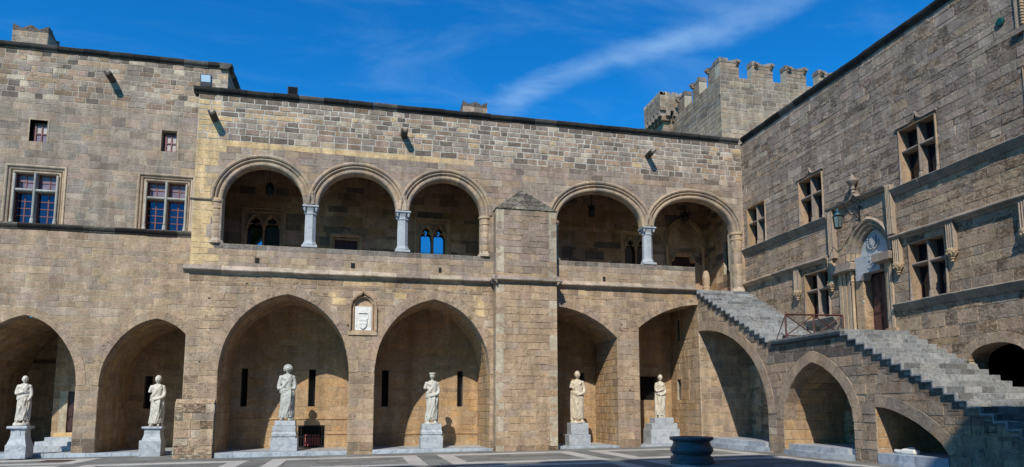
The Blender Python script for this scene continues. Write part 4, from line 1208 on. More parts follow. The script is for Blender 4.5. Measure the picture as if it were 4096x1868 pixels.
# bays of the left wing
MM_cur = ML
bay(cA2, -.1, y0=27.5, y1=31.0); bay(cA1, -.1, y0=27.5, y1=32.2); bay(cA0, -.1, y0=27.5, y1=31.0)
FA = Fr((0, 31.0, 0), (1, 0, 0), (0, -1, 0)); FA2 = Fr((0, 32.2, 0), (1, 0, 0), (0, -1, 0)); FD = Fr((0, 30.2, 0), (1, 0, 0), (0, -1, 0)); FDs = Fr((-11.62, 0, 0), (0, 1, 0), (-1, 0, 0))
c_ind = lambda u, z, r: pick(r, [(OCHRE, 3), (BROWN, 1.2), (TAN, 2.5), (LTAN, 1)], .16, .5)
ML.wall(FA, -9.4, -5.3, -.3, 5.4, [rect_op(-8.62, -8.3, 1.62, 2.98)], c_ind, h=.27, w=.5, joint=.009)
ML.wall(FA, -18, -14, -.3, 5.4, [], c_ind, h=.27, w=.5, joint=.009)
ML.wall(FA2, -13.7, -11.3, -.3, 5.4, [], c_ind, h=.27, w=.5, joint=.009)
ML.wall(FD, -11.62, -9.8, -.3, 5.4, [rect_op(-11.40, -10.25, .68, 2.30)], c_ind, h=.27, w=.5, joint=.009)
ML.wall(FDs, 30.2, 32.2, -.3, 5.4, [], c_ind, h=.27, w=.5, joint=.009)
grille(leftw, FA, -8.62, -8.3, 1.62, 2.98)
panel_door(leftw, FD, -11.40, -10.25, .68, 2.30, -.10, DOORM)
bm_ = MB(); bm_.box((-13.2, 32.05, 3.5), (-11.7, 32.18, 3.6)); bm_.build('beam', DOORB, leftw)
ML.finish()

# steps to the door in the left bay
stt = thing('door_steps', 'three pale marble steps up to the dark door in the leftmost arch', 'steps', (-10.9, 29.3, 0))
for i, (z, yf, xl) in enumerate(((.22, 28.75, -11.75), (.385, 29.05, -11.70), (.535, 29.35, -11.50), (.69, 29.85, -11.42))):
    x = xl; k = 0
    while x < -10.05:
        w = rg.uniform(.38, .62); e = min(x + w, -10.0); s = rg.uniform(.85, 1.15)
        m = MB(); m.box((x + .004, yf, -.1 if i == 0 else z - .17), (e - .004, 30.2, z), (s, s, s, 1), bev=.008)
        m.build('step_block', PED if i < 3 else MOULD, stt) if i < 3 else (m.c.__setitem__(slice(None), [(*YEL2, .2)] * len(m.c)), m.build('step_block', MOULD, stt))
        x = e
tur = thing('parapet_turret', 'small battlemented stone block on the roof of the left wing', 'turret', (-13.4, 30.5, 15))
MT = Masonry(tur, 5)
FT1 = Fr((0, 30, 0), (1, 0, 0), (0, -1, 0)); FT2 = Fr((-12.79, 0, 0), (0, 1, 0), (1, 0, 0))
c_t = lambda u, z, r: pick(r, [(GREY, 4), (TAN, 1.5), (DGREY, 1.5), (PINKT, 1)], .12, .5)
MT.wall(FT1, -14.08, -12.79, 14.9, 17.0, [], c_t, h=.22, w=.4, joint=.02, thick=.4); MT.wall(FT2, 30, 33.5, 14.9, 17.0, [], c_t, h=.22, w=.4, joint=.02, thick=.4)
MT.finish(keep=120)
for a, b in ((-14.08, -13.43), (-13.43, -12.79)):
    m = MB(); m.prism([(a, 17.0), (b, 17.0), (b, 17.3), ((a + b) / 2, 17.12), (a, 17.3)], FT1, -.4, 0, (*DGREY, .8)); m.build('merlon', ST, tur)
for k in range(3):
    m = MB(); a = 30.4 + k * 1.1; m.prism([(a, 17.0), (a + .7, 17.0), (a + .7, 17.25), (a + .35, 17.1), (a, 17.25)], FT2, -.4, 0, (*DGREY, .8)); m.build('merlon', ST, tur)
tur2 = thing('parapet_turret', 'small battlemented stone block showing above the middle of the main roof', 'turret', (5.1, 31, 13))
MT = Masonry(tur2, 6); FT1 = Fr((0, 30, 0), (1, 0, 0), (0, -1, 0))
MT.wall(FT1, 4.50, 5.64, 12.9, 15.65, [], c_t, h=.22, w=.38, joint=.02, thick=.9); MT.wall(Fr((4.5, 0, 0), (0, 1, 0), (-1, 0, 0)), 30, 30.9, 12.9, 15.65, [], c_t, h=.22, w=.38, joint=.02, thick=.4); MT.finish(keep=80)
for a, b in ((4.5, 5.05), (5.09, 5.64)):
    m = MB(); m.prism([(a, 15.65), (b, 15.65), (b, 15.93), ((a + b) / 2, 15.78), (a, 15.93)], FT1, -.9, 0, (*DGREY, .8)); m.build('merlon', ST, tur2)
# pale repair stones let into the lower wall, and the stepped-out foot of the left pier
for u, z, w, h, c in ((-1.08, 5.62, .28, .16, YEL), (-.92, 5.34, .46, .26, YEL), (-.98, 5.08, .22, .2, LIGHT), (.95, 5.83, .22, .14, LTAN), (1.28, 5.62, .42, .22, YEL), (1.22, 5.36, .34, .26, LIGHT), (4.35, 5.36, .26, .3, YEL), (4.3, 5.06, .34, .26, YEL), (4.6, 4.70, .36, .22, LIGHT), (2.85, 5.98, .5, .14, LTAN), (.05, 6.05, .4, .12, YEL), (-5.1, 1.45, .42, .3, LIGHT), (-5.5, 4.7, .34, .25, LTAN)):
    m = MB(); a, b = u, u + w; m.prism([(a, z), (b, z + rg.uniform(-.01, .01)), (b, z + h), (a + rg.uniform(-.02, .02), z + h)], FM, -.02, .165 if z < 1.7 and u < -5 else .014, (*[x * .95 for x in c], .3)); m.build('repair_stone', ST, mainw)
FP = Fr((0, 24.84, 0), (1, 0, 0), (0, -1, 0))
MM.wall(FP, -5.92, -4.70, -.4, 1.78, [], lambda u, z, r: pick(r, [(TAN, 4), (LTAN, 2.5), (LIGHT, 1.2), (BROWN, .8), (GREY, .6)], .13, .95, sp=.8), h=.262, w=.45, joint=.018, proud=.03, thick=.16, tilt=.012)
MM.wall(Fr((-4.70, 0, 0), (0, 1, 0), (1, 0, 0)), 24.84, 25.0, -.4, 1.78, [], c_low, h=.262, w=.45, thick=.1)
m = MB(); sweep_piece([((-5.92, 1.78), (0, 1)), ((-4.70, 1.78), (0, 1))], [(0, -.01), (0, .16), (.02, .165), (.16, .01), (.16, -.01)], FM, (*TAN, .8), m); m.build('offset_course', ST, mainw)
for u, z in ((-2.2, 6.05), (3.9, 5.9), (4.45, 5.55), (-3.9, 5.95), (9.5, 5.85), (10.4, 2.3), (10.1, 4.9), (-5.3, 3.2), (-5.1, 5.4)):
    m = MB(); w = rg.uniform(.03, .06); m.prism([(u, z), (u + w * 1.6, z + .01), (u + w * 1.4, z + w), (u + .01, z + w * .9)], FM, -.05, .0135, (.02, .018, .015, .3)); m.build('putlog_shade_patch', DARK, mainw)  # no hole is cut: a near-black piece paints its shade on the wall
MM.finish()

# ================================================================== RIGHT WING
FR = Fr((15.71, 0, 0), (0, 1, 0), (-1, 0, 0))
rightw = thing('palace_wing', 'right-hand sandstone wing in raking light with cross windows, stepped string courses and a gothic doorway', 'building', (15.8, 15, 0))
MR = Masonry(rightw, 47); rr = MR.rng


def c_right(u, z, r):
    if z < 3.9: return pick(r, [(TAN, 5), (LTAN, 2), (GREY, 1), (BROWN, .8), (OCHRE, 1)], .1, .95)
    if z < 8: return pick(r, [(TAN, 3.5), (GREY, 3.5), (LTAN, 2), (PINKT, 1), (BROWN, .3)], .09, .9)
    return pick(r, [(GREY, 7), (TAN, 1.4), (LIGHT, 2), (PINKT, 1), (DGREY, .3), (BROWN, .3)], .1, .9)


RW = [(23.42, 24.74, 8.22, 9.93), (20.0, 21.34, 8.22, 9.93), (15.19, 16.57, 8.22, 9.93), (11.3, 12.62, 8.22, 9.93)]
RL = [(19.92, 21.26, 4.72, 6.44), (15.16, 16.48, 4.74, 6.44)]
cAR = ellipse(13.92, .80, 2.85, .42); oAR = arch_op(cAR, -.5, .28)
cDR = pointed(18.04, .66, 6.42, .90)
oDR = arch_op(cDR, 3.5, .42)
MR.wall(FR, 7.5, 25.6, -.3, 4.5, [oAR, rect_op(17.1, 19.4, 3.86, 4.5)], c_right, h=.275, w=.56, joint=.010, proud=.012, bev=.006, tilt=.007)
MR.wall(FR, 7.5, 25.6, 4.5, 8.05, [rect_op(a - .02, b + .02, c, d + .02) for a, b, c, d in RL] + [rect_op(17.1, 19.45, 4.5, 6.42), Op([(17.0, 6.42)] + sorted([p for p in offs(cDR, .40) if p[0] <= 18.04], key=lambda p: p[1]), [(19.0, 6.42)] + sorted([p for p in offs(cDR, .40) if p[0] >= 18.04], key=lambda p: p[1]))],
        c_right, h=.27, w=.58, joint=.009, proud=.012, bev=.006, tilt=.007)
MR.wall(FR, 7.5, 25.6, 8.05, 12.85, [rect_op(a - .02, b + .02, c, d + .02) for a, b, c, d in RW] + [rect_op(11.2, 12.68, 10.82, 12.3)], c_right, h=.24, w=.54, joint=.009, proud=.012, bev=.006, tilt=.008)
MR.wall(FR, -3.0, 7.5, -.3, 12.85, [], c_right, h=.48, w=1.1, joint=.010)
straight(rightw, FR, (-3, 12.98), (24.86, 12.98), tprof, c_dk, rr, piece=.9)
rb = MB(); rb.box((16.25, -3, 4.5), (16.4, 25.6, 12.7), (*TAN, .5)); rb.box((16.25, -3, 0), (16.4, 10.4, 4.499), (*TAN, .5)); rb.box((16.25, 19.1, 0), (16.4, 25.6, 4.499), (*TAN, .5)); rb.build('inner_wall', ST, rightw)
rb = MB(); rb.box((15.95, -3, 12.6), (22, 33, 12.9), (*GREY, .5)); rb.build('roof', ST, rightw)
# string courses
c_sc = lambda u, z, r: pick(r, [((.24, .22, .19), 3), (GREY, 2), ((.17, .16, .145), 2)], .12, .5)
bprof = [(-.22, -.02), (-.21, .05), (-.16, .07), (-.12, .12), (-.05, .17), (-.01, .19), (.02, .15), (.06, -.02)]
straight(rightw, FR, (19.78, 8.19), (25.0, 8.19), bprof, c_sc, rr, name='string_course')
straight(rightw, FR, (7.5, 8.19), (16.86, 8.19), bprof, c_sc, rr, name='string_course')
straight(rightw, FR, (7.5, 4.70), (17.03, 4.70), bprof, c_sc, rr, name='string_course')
straight(rightw, FR, (19.62, 4.70), (21.12, 4.70), bprof, c_sc, rr, name='sill')
hprof = [(-.16, -.02), (-.15, .06), (-.10, .08), (-.08, .17), (-.04, .20), (.0, .19), (.07, .03), (.08, -.02)]
c_hd = lambda u, z, r: pick(r, [(LTAN, 2), (GREY, 3), ((.22, .21, .19), 1)], .1, .35)
straight(rightw, FR, (19.86, 6.80), (25.0, 6.80), hprof, c_hd, rr, name='string_course')
straight(rightw, FR, (7.5, 6.76), (17.02, 6.76), hprof, c_hd, rr, name='string_course')
# door hood with ogee and finial
hp = [(17.06, 8.39), (18.0, 8.39), (18.22, 8.41), (18.36, 8.53), (18.39, 8.62), (18.42, 8.53), (18.56, 8.41), (18.75, 8.39), (19.76, 8.39)]
mb = MB()
for i in range(len(hp) - 1):
    a, b = hp[i], hp[i + 1]; l = math.hypot(b[0] - a[0], b[1] - a[1]); n_ = (-(b[1] - a[1]) / l, (b[0] - a[0]) / l)
    sweep_piece([(a, n_), (b, n_)], [(-.12, -.02), (-.11, .06), (-.07, .1), (-.05, .19), (-.01, .21), (.03, .05), (.03, -.02)], FR, (*GREY, .4), mb)
mb.build('hood_moulding', MOULD, rightw)
fn = MB(); p = FR(18.39, 0, .16)
fn.lathe([(.07, 8.58), (.05, 8.66), (.09, 8.70), (.055, 8.74), (.06, 8.80), (.15, 8.90), (.19, 8.96), (.18, 9.02), (.10, 9.04), (.08, 9.10), (.03, 9.18), (.0, 9.24)], p.x, p.y, 12, c=(*GREY, .5)); fn.build('finial', MOULD, rightw)


def leg(u0, u1, z0, z1, d=.17, corbel=False):
    m = MB(); n = 4; w = (u1 - u0) / n; c = pick(rr, [(LTAN, 2), (GREY, 2)], .08, .3)
    pl = [(u0, -.01)]
    prof2 = [(u0, -.01), (u0, d)]
    for i in range(n):
        prof2 += [(u0 + w * (i + .35), d + .0), (u0 + w * (i + .5), d - .035), (u0 + w * (i + .85), d - .03)]
    prof2 += [(u1, d - .06), (u1, -.01)]
    k = len(prof2); vs = [FR(a, z0, b) for a, b in prof2] + [FR(a, z1, b) for a, b in prof2]
    m.add(vs, [tuple(range(k)), tuple(range(k, 2 * k))] + [(i, (i + 1) % k, k + (i + 1) % k, k + i) for i in range(k)], c)
    o = m.build('string_leg', MOULD, rightw)
    if corbel:
        c = MB(); q = FR((u0 + u1) / 2, 0, d * .5); h = (u1 - u0) / 2 + .02
        c.lathe([(.02, z0 - .33), (.05, z0 - .30), (.035, z0 - .27), (.075, z0 - .23), (.055, z0 - .20), (.11, z0 - .14), (.12, z0 - .08), (h * .95, z0 - .05), (h, z0 - .02), (h, z0 + .03), (h * .8, z0 + .05)], q.x, q.y, 10, c=(*LTAN, .5))
        for a in range(9):
            t = 2 * math.pi * a / 9; c.tube([(q.x + .06 * math.cos(t), q.y + .06 * math.sin(t), z0 - .18), (q.x + .15 * math.cos(t), q.y + .15 * math.sin(t), z0 - .07)], [.025, .035], 5, (*LTAN, .5))
        c.build('corbel', MOULD, o)


leg(19.46, 19.72, 6.66, 8.36); leg(16.86, 17.08, 6.84, 8.36)
leg(21.42, 21.72, 5.86, 6.72, .15, True); leg(19.60, 19.86, 5.88, 6.72, .15, True)
leg(16.68, 16.95, 5.88, 6.70, .15, True); leg(14.80, 15.06, 5.88, 6.70, .15, True); leg(12.68, 12.95, 5.88, 6.70, .15, True)
rprof = [(-.002, -.45), (-.002, .0), (.0, .03), (.03, .035), (.05, .0), (.055, -.45)]
c_jam = lambda u, z, r: pick(r, [(GREY, 1), (TAN, 3), (OCHRE, 1)], .08, .6)
for i, W in enumerate(RW + RL):
    um = (W[0] + W[1]) / 2; zt = W[2] + 1.02 if i < 4 else 5.79
    W2_ = (W[0] + .05, W[1] - .05, W[2], W[3] - .04)
    w_ = cross_window(rightw, FR, W2_, zt, um, d=-.34, wood=DOORM, glass=(GLASSD, GLASSD), rows=(1, 2), prof=rprof, colf=c_jam, cols=1, mul=.045, mcol=(*GREY, .3), tilt=0)
    for u in (W2_[0] - .02, W2_[1] + .02):
        q = FR(u, W[2], .02); c = MB(); c.lathe([(.055, W[2]), (.05, W[2] + .10), (.035, W[2] + .16), (.045, W[2] + .19), (.03, W[2] + .21), (.03, W[2] + .75)], q.x, q.y, 8, c=(*GREY, .3)); smooth_by_angle(c.build('colonnette', MOULD, w_))
    if i in (1, 2):
        u0, u1 = W[0] - .06, W[1] + .06; hp = [(u0, W[3] + .05), (um - .22, W[3] + .05), (um - .08, W[3] + .12), (um, W[3] + .30), (um + .08, W[3] + .12), (um + .22, W[3] + .05), (u1, W[3] + .05)]
        mb = MB()
        for k in range(len(hp) - 1):
            a, b = hp[k], hp[k + 1]; l = math.hypot(b[0] - a[0], b[1] - a[1]); n_ = (-(b[1] - a[1]) / l, (b[0] - a[0]) / l)
            sweep_piece([(a, n_), (b, n_)], [(-.03, -.02), (-.03, .05), (0, .07), (.03, .05), (.035, -.02)], FR, (*GREY, .4), mb)
        mb.build('hood_moulding', MOULD, w_)
# relief panel with rope moulding at the far right
rp = MB(); rp.prism([(11.2, 10.82), (12.68, 10.82), (12.68, 12.3), (11.2, 12.3)], FR, -.2, -.06, (*LTAN, .3)); rpo = rp.build('relief_panel', MOULD, rightw)
surround(rpo, FR, 11.3, 12.56, 10.95, 12.2, [(0, -.06), (0, .02), (.05, .05), (.09, .05), (.11, .02), (.12, -.06)], c_hd, rr)
bb = MB(); bb.prism([(11.15, 10.78), (12.70, 10.78), (12.70, 10.92), (11.15, 10.92)], FR, -.06, .09, (*GREY, .4)); bb.build('sill', MOULD, rpo)
rope = MB()
for k in range(16):
    z = 10.96 + k * .078; rope.tube([FR(12.42, z, .0), FR(12.47, z + .03, .05), FR(12.54, z + .09, .0)], [.03, .042, .03], 7, (*LTAN, .3))
smooth_by_angle(rope.build('rope_moulding', MOULD, rpo), 60)
gc = MB(); q0 = FR(13.05, 11.36, 0); gc.tube([q0, q0 + FR.n * .05, q0 + FR.n * .07], [.115, .115, .08], 16); tag(gc.build('green_disc', GREENC), 'round green metal disc fixed high on the right-hand wall', 'disc')
ring(rightw, cAR, [(0, -.6), (0, .0), (.006, .012), (.265, .014), (.27, .0), (.27, -.6)], FR, 9, c_arch, rr)
# passage behind the right arch
pa = MB(); pc = (*BROWN, .5)
for q in ([(10.5, -.3, -.62), (19, -.3, -.62), (19, -.3, -6), (10.5, -.3, -6)], [(19, -.3, -.62), (19, 4.4, -.62), (19, 4.4, -6), (19, -.3, -6)], [(10.5, -.3, -6), (19, -.3, -6), (19, 4.4, -6), (10.5, 4.4, -6)], [(10.5, 4.4, -.62), (19, 4.4, -.62), (19, 4.4, -6), (10.5, 4.4, -6)], [(10.5, -.3, -.62), (10.5, 4.4, -.62), (10.5, 4.4, -6), (10.5, -.3, -6)]):
    pa.add([FR(*p) for p in q], [(0, 1, 2, 3)], pc)
for a, b in ((10.5, 13.1), (14.74, 19)): pa.prism([(a, -.3), (b, -.3), (b, 4.4), (a, 4.4)], FR, -.62, -.5, pc)
pa.build('passage', ST, rightw)
ring(rightw, pointed(14.4, 1.5, 1.6, 1.9, 8), [(0, -3.6), (0, -3.2), (.3, -3.2), (.3, -3.6)], FR, 11, c_in, rr, name='vault_rib')

# gothic doorway
dw = MB(); dw.prism([(17.55, 3.86), (18.46, 3.86), (18.46, 5.88), (17.55, 5.88)], FR, -.9, -.5); door = dw.build('doorway', DARK, rightw)
dl = MB(); q = lambda a, z, d: FR(a, z, d)
panel_door(door, FR, 17.56, 18.45, 3.90, 5.88, -.38, DOORB, 3)
jm = MB()
for a, b in ((18.45, 18.80), (17.36, 17.56)): jm.prism([(a, 3.86), (b, 3.86), (b, 6.08), (a, 6.08)], FR, -.45, -.06 if a > 18 else -.10, pick(rr, [(YEL2, 1), (TAN, 3)], .05, .8))
for (a, b, d) in ((18.80, 18.92, .0), (18.95, 19.06, .02), (19.10, 19.24, .04), (19.27, 19.41, .06), (17.24, 17.36, .0), (17.12, 17.22, .05)):
    jm.prism([(a, 3.86), (b, 3.86), (b, 6.08), (a, 6.08)], FR, -.3, d, pick(rr, [(LTAN, 2), (TAN, 1), (GREY, 1)], .05, .25))
jm.prism([(17.06, 3.86), (19.45, 3.86), (19.45, 6.08), (18.8, 6.08), (18.8, 3.87), (17.36, 3.87), (17.36, 6.08), (17.06, 6.08)], FR, -.4, -.03, (*TAN, .3))
jm.build('jamb', MOULD, door)
for u, r_ in ((18.84, .045), (17.42, .04)):
    q = FR(u, 0, .0 if u > 18 else -.06); c = MB(); c.lathe([(r_ * 1.6, 3.87), (r_ * 1.4, 4.02), (r_, 4.08), (r_, 5.72), (r_ * 1.5, 5.76), (r_ * 1.0, 5.80), (r_ * 1.8, 6.06)], q.x, q.y, 10, c=(*LTAN, .2)); smooth_by_angle(c.build('colonnette', MOULD, door))
pb = MB(); pb.prism([(17.0, 3.90), (17.42, 3.90), (17.42, 4.02), (17.0, 4.02)], FR, -.05, .12, (*TAN, .3)); pb.build('plinth_block', MOULD, door)
for a, b in ((18.62, 19.58), (16.98, 17.68)):
    m = MB(); m.prism([(a + .05, 6.07), (b - .06, 6.07), (b, 6.13), (b, 6.30), (b - .03, 6.35), (a + .02, 6.35), (a, 6.31), (a, 6.11)], FR, -.15, .24, (*GREY, .5)); m.prism([(a + .04, 6.10), (b - .05, 6.10), (b - .05, 6.12), (a + .04, 6.12)], FR, .24, .26, (*GREY, .5)); m.build('impost_block', MOULD, door)
ring(door, cDR, [(0, -.4), (0, -.12), (.02, -.08), (.05, -.08), (.07, -.13), (.09, -.13), (.14, -.02), (.18, .0), (.20, -.04), (.22, -.04), (.25, .05), (.30, .07), (.33, .04), (.35, .0), (.40, .0), (.415, -.4)], FR, 11, c_hd, rr, name='arch_moulding', mat=MOULD, sub=4)
ty = MB(); ty.prism([(17.42, 6.40)] + [p for p in pointed(18.04, .63, 6.42, .86, 10)] + [(18.66, 6.40)], FR, -.35, -.22)
tyo = ty.build('tympanum', RELIEF, door)
sd = MB(); sd.prism([(18.18, 7.08), (17.94, 7.08), (17.92, 6.84), (18.06, 6.68), (18.20, 6.84)], FR, -.22, -.16); sd.prism([(18.13, 7.03), (17.99, 7.03), (17.98, 6.86), (18.06, 6.76), (18.14, 6.86)], FR, -.16, -.145)
for k in range(14):
    t = math.pi * 1.2 * k / 13 - .3; a = (18.06 + .24 * math.cos(t - math.pi + .35), 6.88 + .24 * math.sin(t - math.pi + .35)); sd.tube([FR(a[0], a[1], -.21), FR(a[0] + .03 * math.cos(t * 3), a[1] + .04, -.17)], .025, 5)
sd.build('shield_relief', RELIEF, tyo)
ls = MB(); ls.prism([(17.62, 5.90), (18.60, 5.90), (18.64, 5.96), (18.64, 6.46), (17.60, 6.46), (17.60, 5.96)], FR, -.3, .03)
lso = ls.build('relief_slab', RELIEF, door)
rl = MB()
for k in range(26):
    a = 17.70 + .34 * rr.random(); z = 6.0 + .34 * rr.random(); t = rr.random() * 6.28
    rl.tube([FR(a, z, .03), FR(a + .06 * math.cos(t), z + .06 * math.sin(t), .05), FR(a + .1 * math.cos(t + .7), z + .09 * math.sin(t + .7), .03)], .015, 5)
for u in (18.15, 18.0, 17.72): rl.tube([FR(u, 6.42, .02), FR(u, 6.42, .05)], .015, 6)
rl.build('carved_relief', RELIEF, lso)
br = MB(); br.prism([(18.42, 5.70), (18.60, 5.70), (18.62, 5.90), (18.30, 5.90)], FR, -.3, .06); br.build('bracket', RELIEF, door)
nt = MB(); nt.prism([(18.42, 5.0), (18.48, 5.0), (18.48, 5.06), (18.42, 5.06)], FR, -.06, -.045); nt.build('notice', WHITE, door)

# ================================================================== STAIRCASE
FS = FXS
stair = thing('stone_staircase', 'broad outside stone staircase in two flights with a landing, carried on three arches', 'staircase', (14.5, 18, 0))
MS = Masonry(stair, 61); rs = MS.rng


def c_st(u, z, r):
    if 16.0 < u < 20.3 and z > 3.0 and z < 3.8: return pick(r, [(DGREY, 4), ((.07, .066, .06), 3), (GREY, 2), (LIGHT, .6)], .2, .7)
    if u > 20.2: return pick(r, [(TAN, 5), (BROWN, 1.5), (GREY, 1.5), (LTAN, 2), (DGREY, .4), (LIGHT, .6)], .1, .55, sp=.8)
    return pick(r, [(GREY, 3.5), (BROWN, 1.4), (TAN, 4), (PINKT, 1.2), (LTAN, 1.2), (DGREY, .3)], .1, .7)


def smooth_curve(pts, n=24):
    return resample(pts, n)


cS1 = ellipse(25.0, 4.56, 1.45, 3.28, 40)[:21]
cS1 = [(20.44, 1.45)] + [p for p in cS1 if p[0] > 20.45][:]  # rises away from the court's near side
cS2 = [(16.42, 1.24), (16.47, 1.62), (16.64, 2.01), (16.90, 2.34), (17.24, 2.63), (17.67, 2.88), (18.08, 3.03), (18.52, 2.86), (18.93, 2.58), (19.24, 2.24), (19.48, 1.78), (19.62, 1.24)]
cS3 = [(13.34, .50), (13.55, .80), (13.80, 1.0), (14.2, 1.245), (14.55, 1.41), (14.94, 1.555), (15.27, 1.635), (15.59, 1.655)]
oS1 = Op([(20.44, -.5), (20.44, 1.44)] + sorted(offs(cS1, .40), key=lambda p: p[1]), [(25.0, -.5), (25.0, 5.2)]); oS1.z1 = max(oS1.lz); oS1.snap = [1.45, oS1.z1]
oS2 = arch_op(cS2, -.5, .36)
o3 = offs(cS3, .34); oS3 = Op([(13.36, .3), (13.36, .5)] + sorted(o3, key=lambda p: p[1]), [(15.58, .3), (15.58, 2.1)]); oS3.z1 = max(oS3.lz); oS3.snap = [oS3.z1]
# region above the stairs
oTop = Op([(-5, .0), (-5, 7)], [(9.2, 0.0), (9.45, .02), (16.62, 3.70), (19.93, 3.71), (25.01, 6.30)])
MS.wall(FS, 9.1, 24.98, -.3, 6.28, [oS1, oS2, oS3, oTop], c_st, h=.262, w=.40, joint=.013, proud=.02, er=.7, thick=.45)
for c, w, n in ((cS1, .39, 13), (cS2, .35, 13), (cS3, .33, 7)):
    ring(stair, c, [(0, -.45), (0, .0), (.006, .012), (w - .01, .014), (w, .0), (w, -.45)], FS, n, c_arch if n != 7 else (lambda u, z, r: pick(r, [(GREY, 3), (TAN, 1)], .1, .6)), rs)
MM_cur = MS
bay(cS1, .3, x_is_u=False, y0=13.47, y1=15.7, right=False, colf=c_in)
bay(cS2, .3, x_is_u=False, y0=13.47, y1=15.7, colf=c_in)
P_ = [(15.58, .3), (15.58, 1.65)]
bay(cS3, .3, x_is_u=False, y0=13.47, y1=15.7, left=False, colf=c_in)
MS.finish()
NOSE = []
for k in range(17): NOSE.append((24.84 - .305 * k, 6.42 - .1592 * k, 1))
low = [(16.62 - .305 * k, 3.872 - .158 * k, 2) for k in range(24)]
flight = NOSE[:-1] + low
for (yk, zk, fl_) in flight:
    if zk < .12: break
    last = False
    yb = yk + .33
    if zk > 6.4: yb = 25.3
    x = 13.452; n = 0
    while x < 15.70:
        w = rs.uniform(.32, .62); e = min(15.705, x + w)
        if 15.705 - e < .2: e = 15.705
        if fl_ == 2 and yk > 16.5: pass
        s = rs.choice((.62, .85, .95, 1.0, 1.1, 1.25)) * rs.uniform(.93, 1.07); wm = rs.uniform(-.03, .03)
        m = MB(); m.box((x + .006, yk + rs.uniform(0, .006), zk - .156), (e - .006, yb, zk - rs.uniform(0, .004)), (s + wm, s, s - wm, 1), bev=.010); m.build('step_block', STEP, stair)
        x = e
    m = MB(); m.box((13.46, yk + .012, zk - .157), (15.70, yb - .01, zk - .009), (.50, .48, .43, .4)); m.build('mortar_bed', MORT, stair)
    # moulded edge following tread and riser
    for o_, d, th in ((0, .105, .038), (.038, .07, .03)):
        L_ = [(yk + o_, zk - o_), (yk + .31 + o_, zk - o_), (yk + .31 + o_, zk - o_ - th), (yk + o_ + th, zk - o_ - th), (yk + o_ + th, zk - .158 - o_ - th), (yk + o_, zk - .158 - o_ - th)]
        m = MB(); m.prism(L_, FS, .022, d + .0, (1.15, 1.15, 1.15, 1) if o_ == 0 else (.8, .8, .8, 1)); m.build('step_moulding', STEP, stair)
    # masonry under the step, coloured dark for the shadow the moulding casts
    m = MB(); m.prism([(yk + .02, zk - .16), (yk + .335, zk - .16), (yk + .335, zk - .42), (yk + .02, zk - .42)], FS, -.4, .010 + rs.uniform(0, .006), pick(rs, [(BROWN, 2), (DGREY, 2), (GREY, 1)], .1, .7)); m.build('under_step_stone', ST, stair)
# landing
y = 16.60
while y < 19.95:
    yn = min(y + rs.uniform(.5, .8), 20.0)
    if 20.0 - yn < .3: yn = 20.0
    x = 13.36
    while x < 15.70:
        e = min(15.705, x + rs.uniform(.55, .9))
        if 15.705 - e < .25: e = 15.705
        s = rs.uniform(.8, 1.1); m = MB(); m.box((x + .004, y + .004, 3.74), (e - .004, yn - .004, 3.868), (s, s, s, 1), bev=.006); m.build('landing_slab', STEP, stair); x = e
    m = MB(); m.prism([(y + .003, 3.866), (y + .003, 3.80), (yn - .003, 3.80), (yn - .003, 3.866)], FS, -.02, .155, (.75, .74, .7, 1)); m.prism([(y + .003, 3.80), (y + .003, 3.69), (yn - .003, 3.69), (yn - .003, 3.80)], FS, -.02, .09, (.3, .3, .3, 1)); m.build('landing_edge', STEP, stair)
    y = yn


def curved_step(name, y0, y1, z0, z1, bulge, x0=13.47, back=.3, n=8, parent=None):
    pts = [(y0 + (y1 - y0) * i / n, bulge * math.sin(math.pi * (i / n) ** .8)) for i in range(n + 1)]
    for i in range(0, n, 2):
        m = MB(); s = rs.uniform(.85, 1.12); a = pts[i:i + 3]
        poly = [(a[0][0] + .003, -back)] + [(p[0] + (.003 if j == 0 else -.003 if j == 2 else 0), p[1]) for j, p in enumerate(a)] + [(a[-1][0] - .003, -back)]
        vs = [(x0 - d, u, z0) for u, d in poly] + [(x0 - d, u, z1) for u, d in poly]; k = len(poly)
        m.add(vs, [tuple(range(k)), tuple(range(k, 2 * k))] + [(q, (q + 1) % k, k + (q + 1) % k, k + q) for q in range(k)], (s, s, s * 1.02, 1)); m.build(name, PED, parent)


for nm_, (ya, yb, yc, yd) in (('large arch', (20.46, 24.99, 20.66, 24.5)), ('pointed arch', (16.45, 19.70, 16.72, 19.28))):
    t_ = thing('threshold_steps', 'two bowed pale marble steps at the %s under the stairs' % ('wide corner arch' if nm_[0] == 'l' else 'narrow pointed arch'), 'steps', (13.4, (ya + yb) / 2, 0))
    curved_step('step_block', ya, yb, .02, .335, .20, parent=t_)
    curved_step('step_block', yc, yd, .33, .50, .08, parent=t_)
    f_ = MB(); f_.box((13.6, ya, .1), (15.7, yb, .498), (.8, .8, .8, 1)); f_.build('floor_slab', PED, t_)
pl3 = thing('platform', 'pale marble kerb and floor under the low half arch at the foot of the stairs', 'platform', (14, 14.4, 0))
y = 13.36
while y < 15.57:
    yn = min(y + rs.uniform(.4, .6), 15.575)
    if 15.575 - yn < .2: yn = 15.575
    for z0, z1 in ((-.05, .30), (.30, .455)):
        s = rs.uniform(.85, 1.1); m = MB(); m.box((13.44, y + .003, z0), (13.80, yn - .003, z1), (s * .92, s * .97, s * 1.05, 1), bev=.006); m.build('kerb_block', PED, pl3)
    y = yn
f_ = MB(); f_.box((13.8, 13.36, .1), (15.7, 15.575, .45), (.8, .8, .8, 1)); f_.build('floor_slab', PED, pl3)
fr_ = MB()
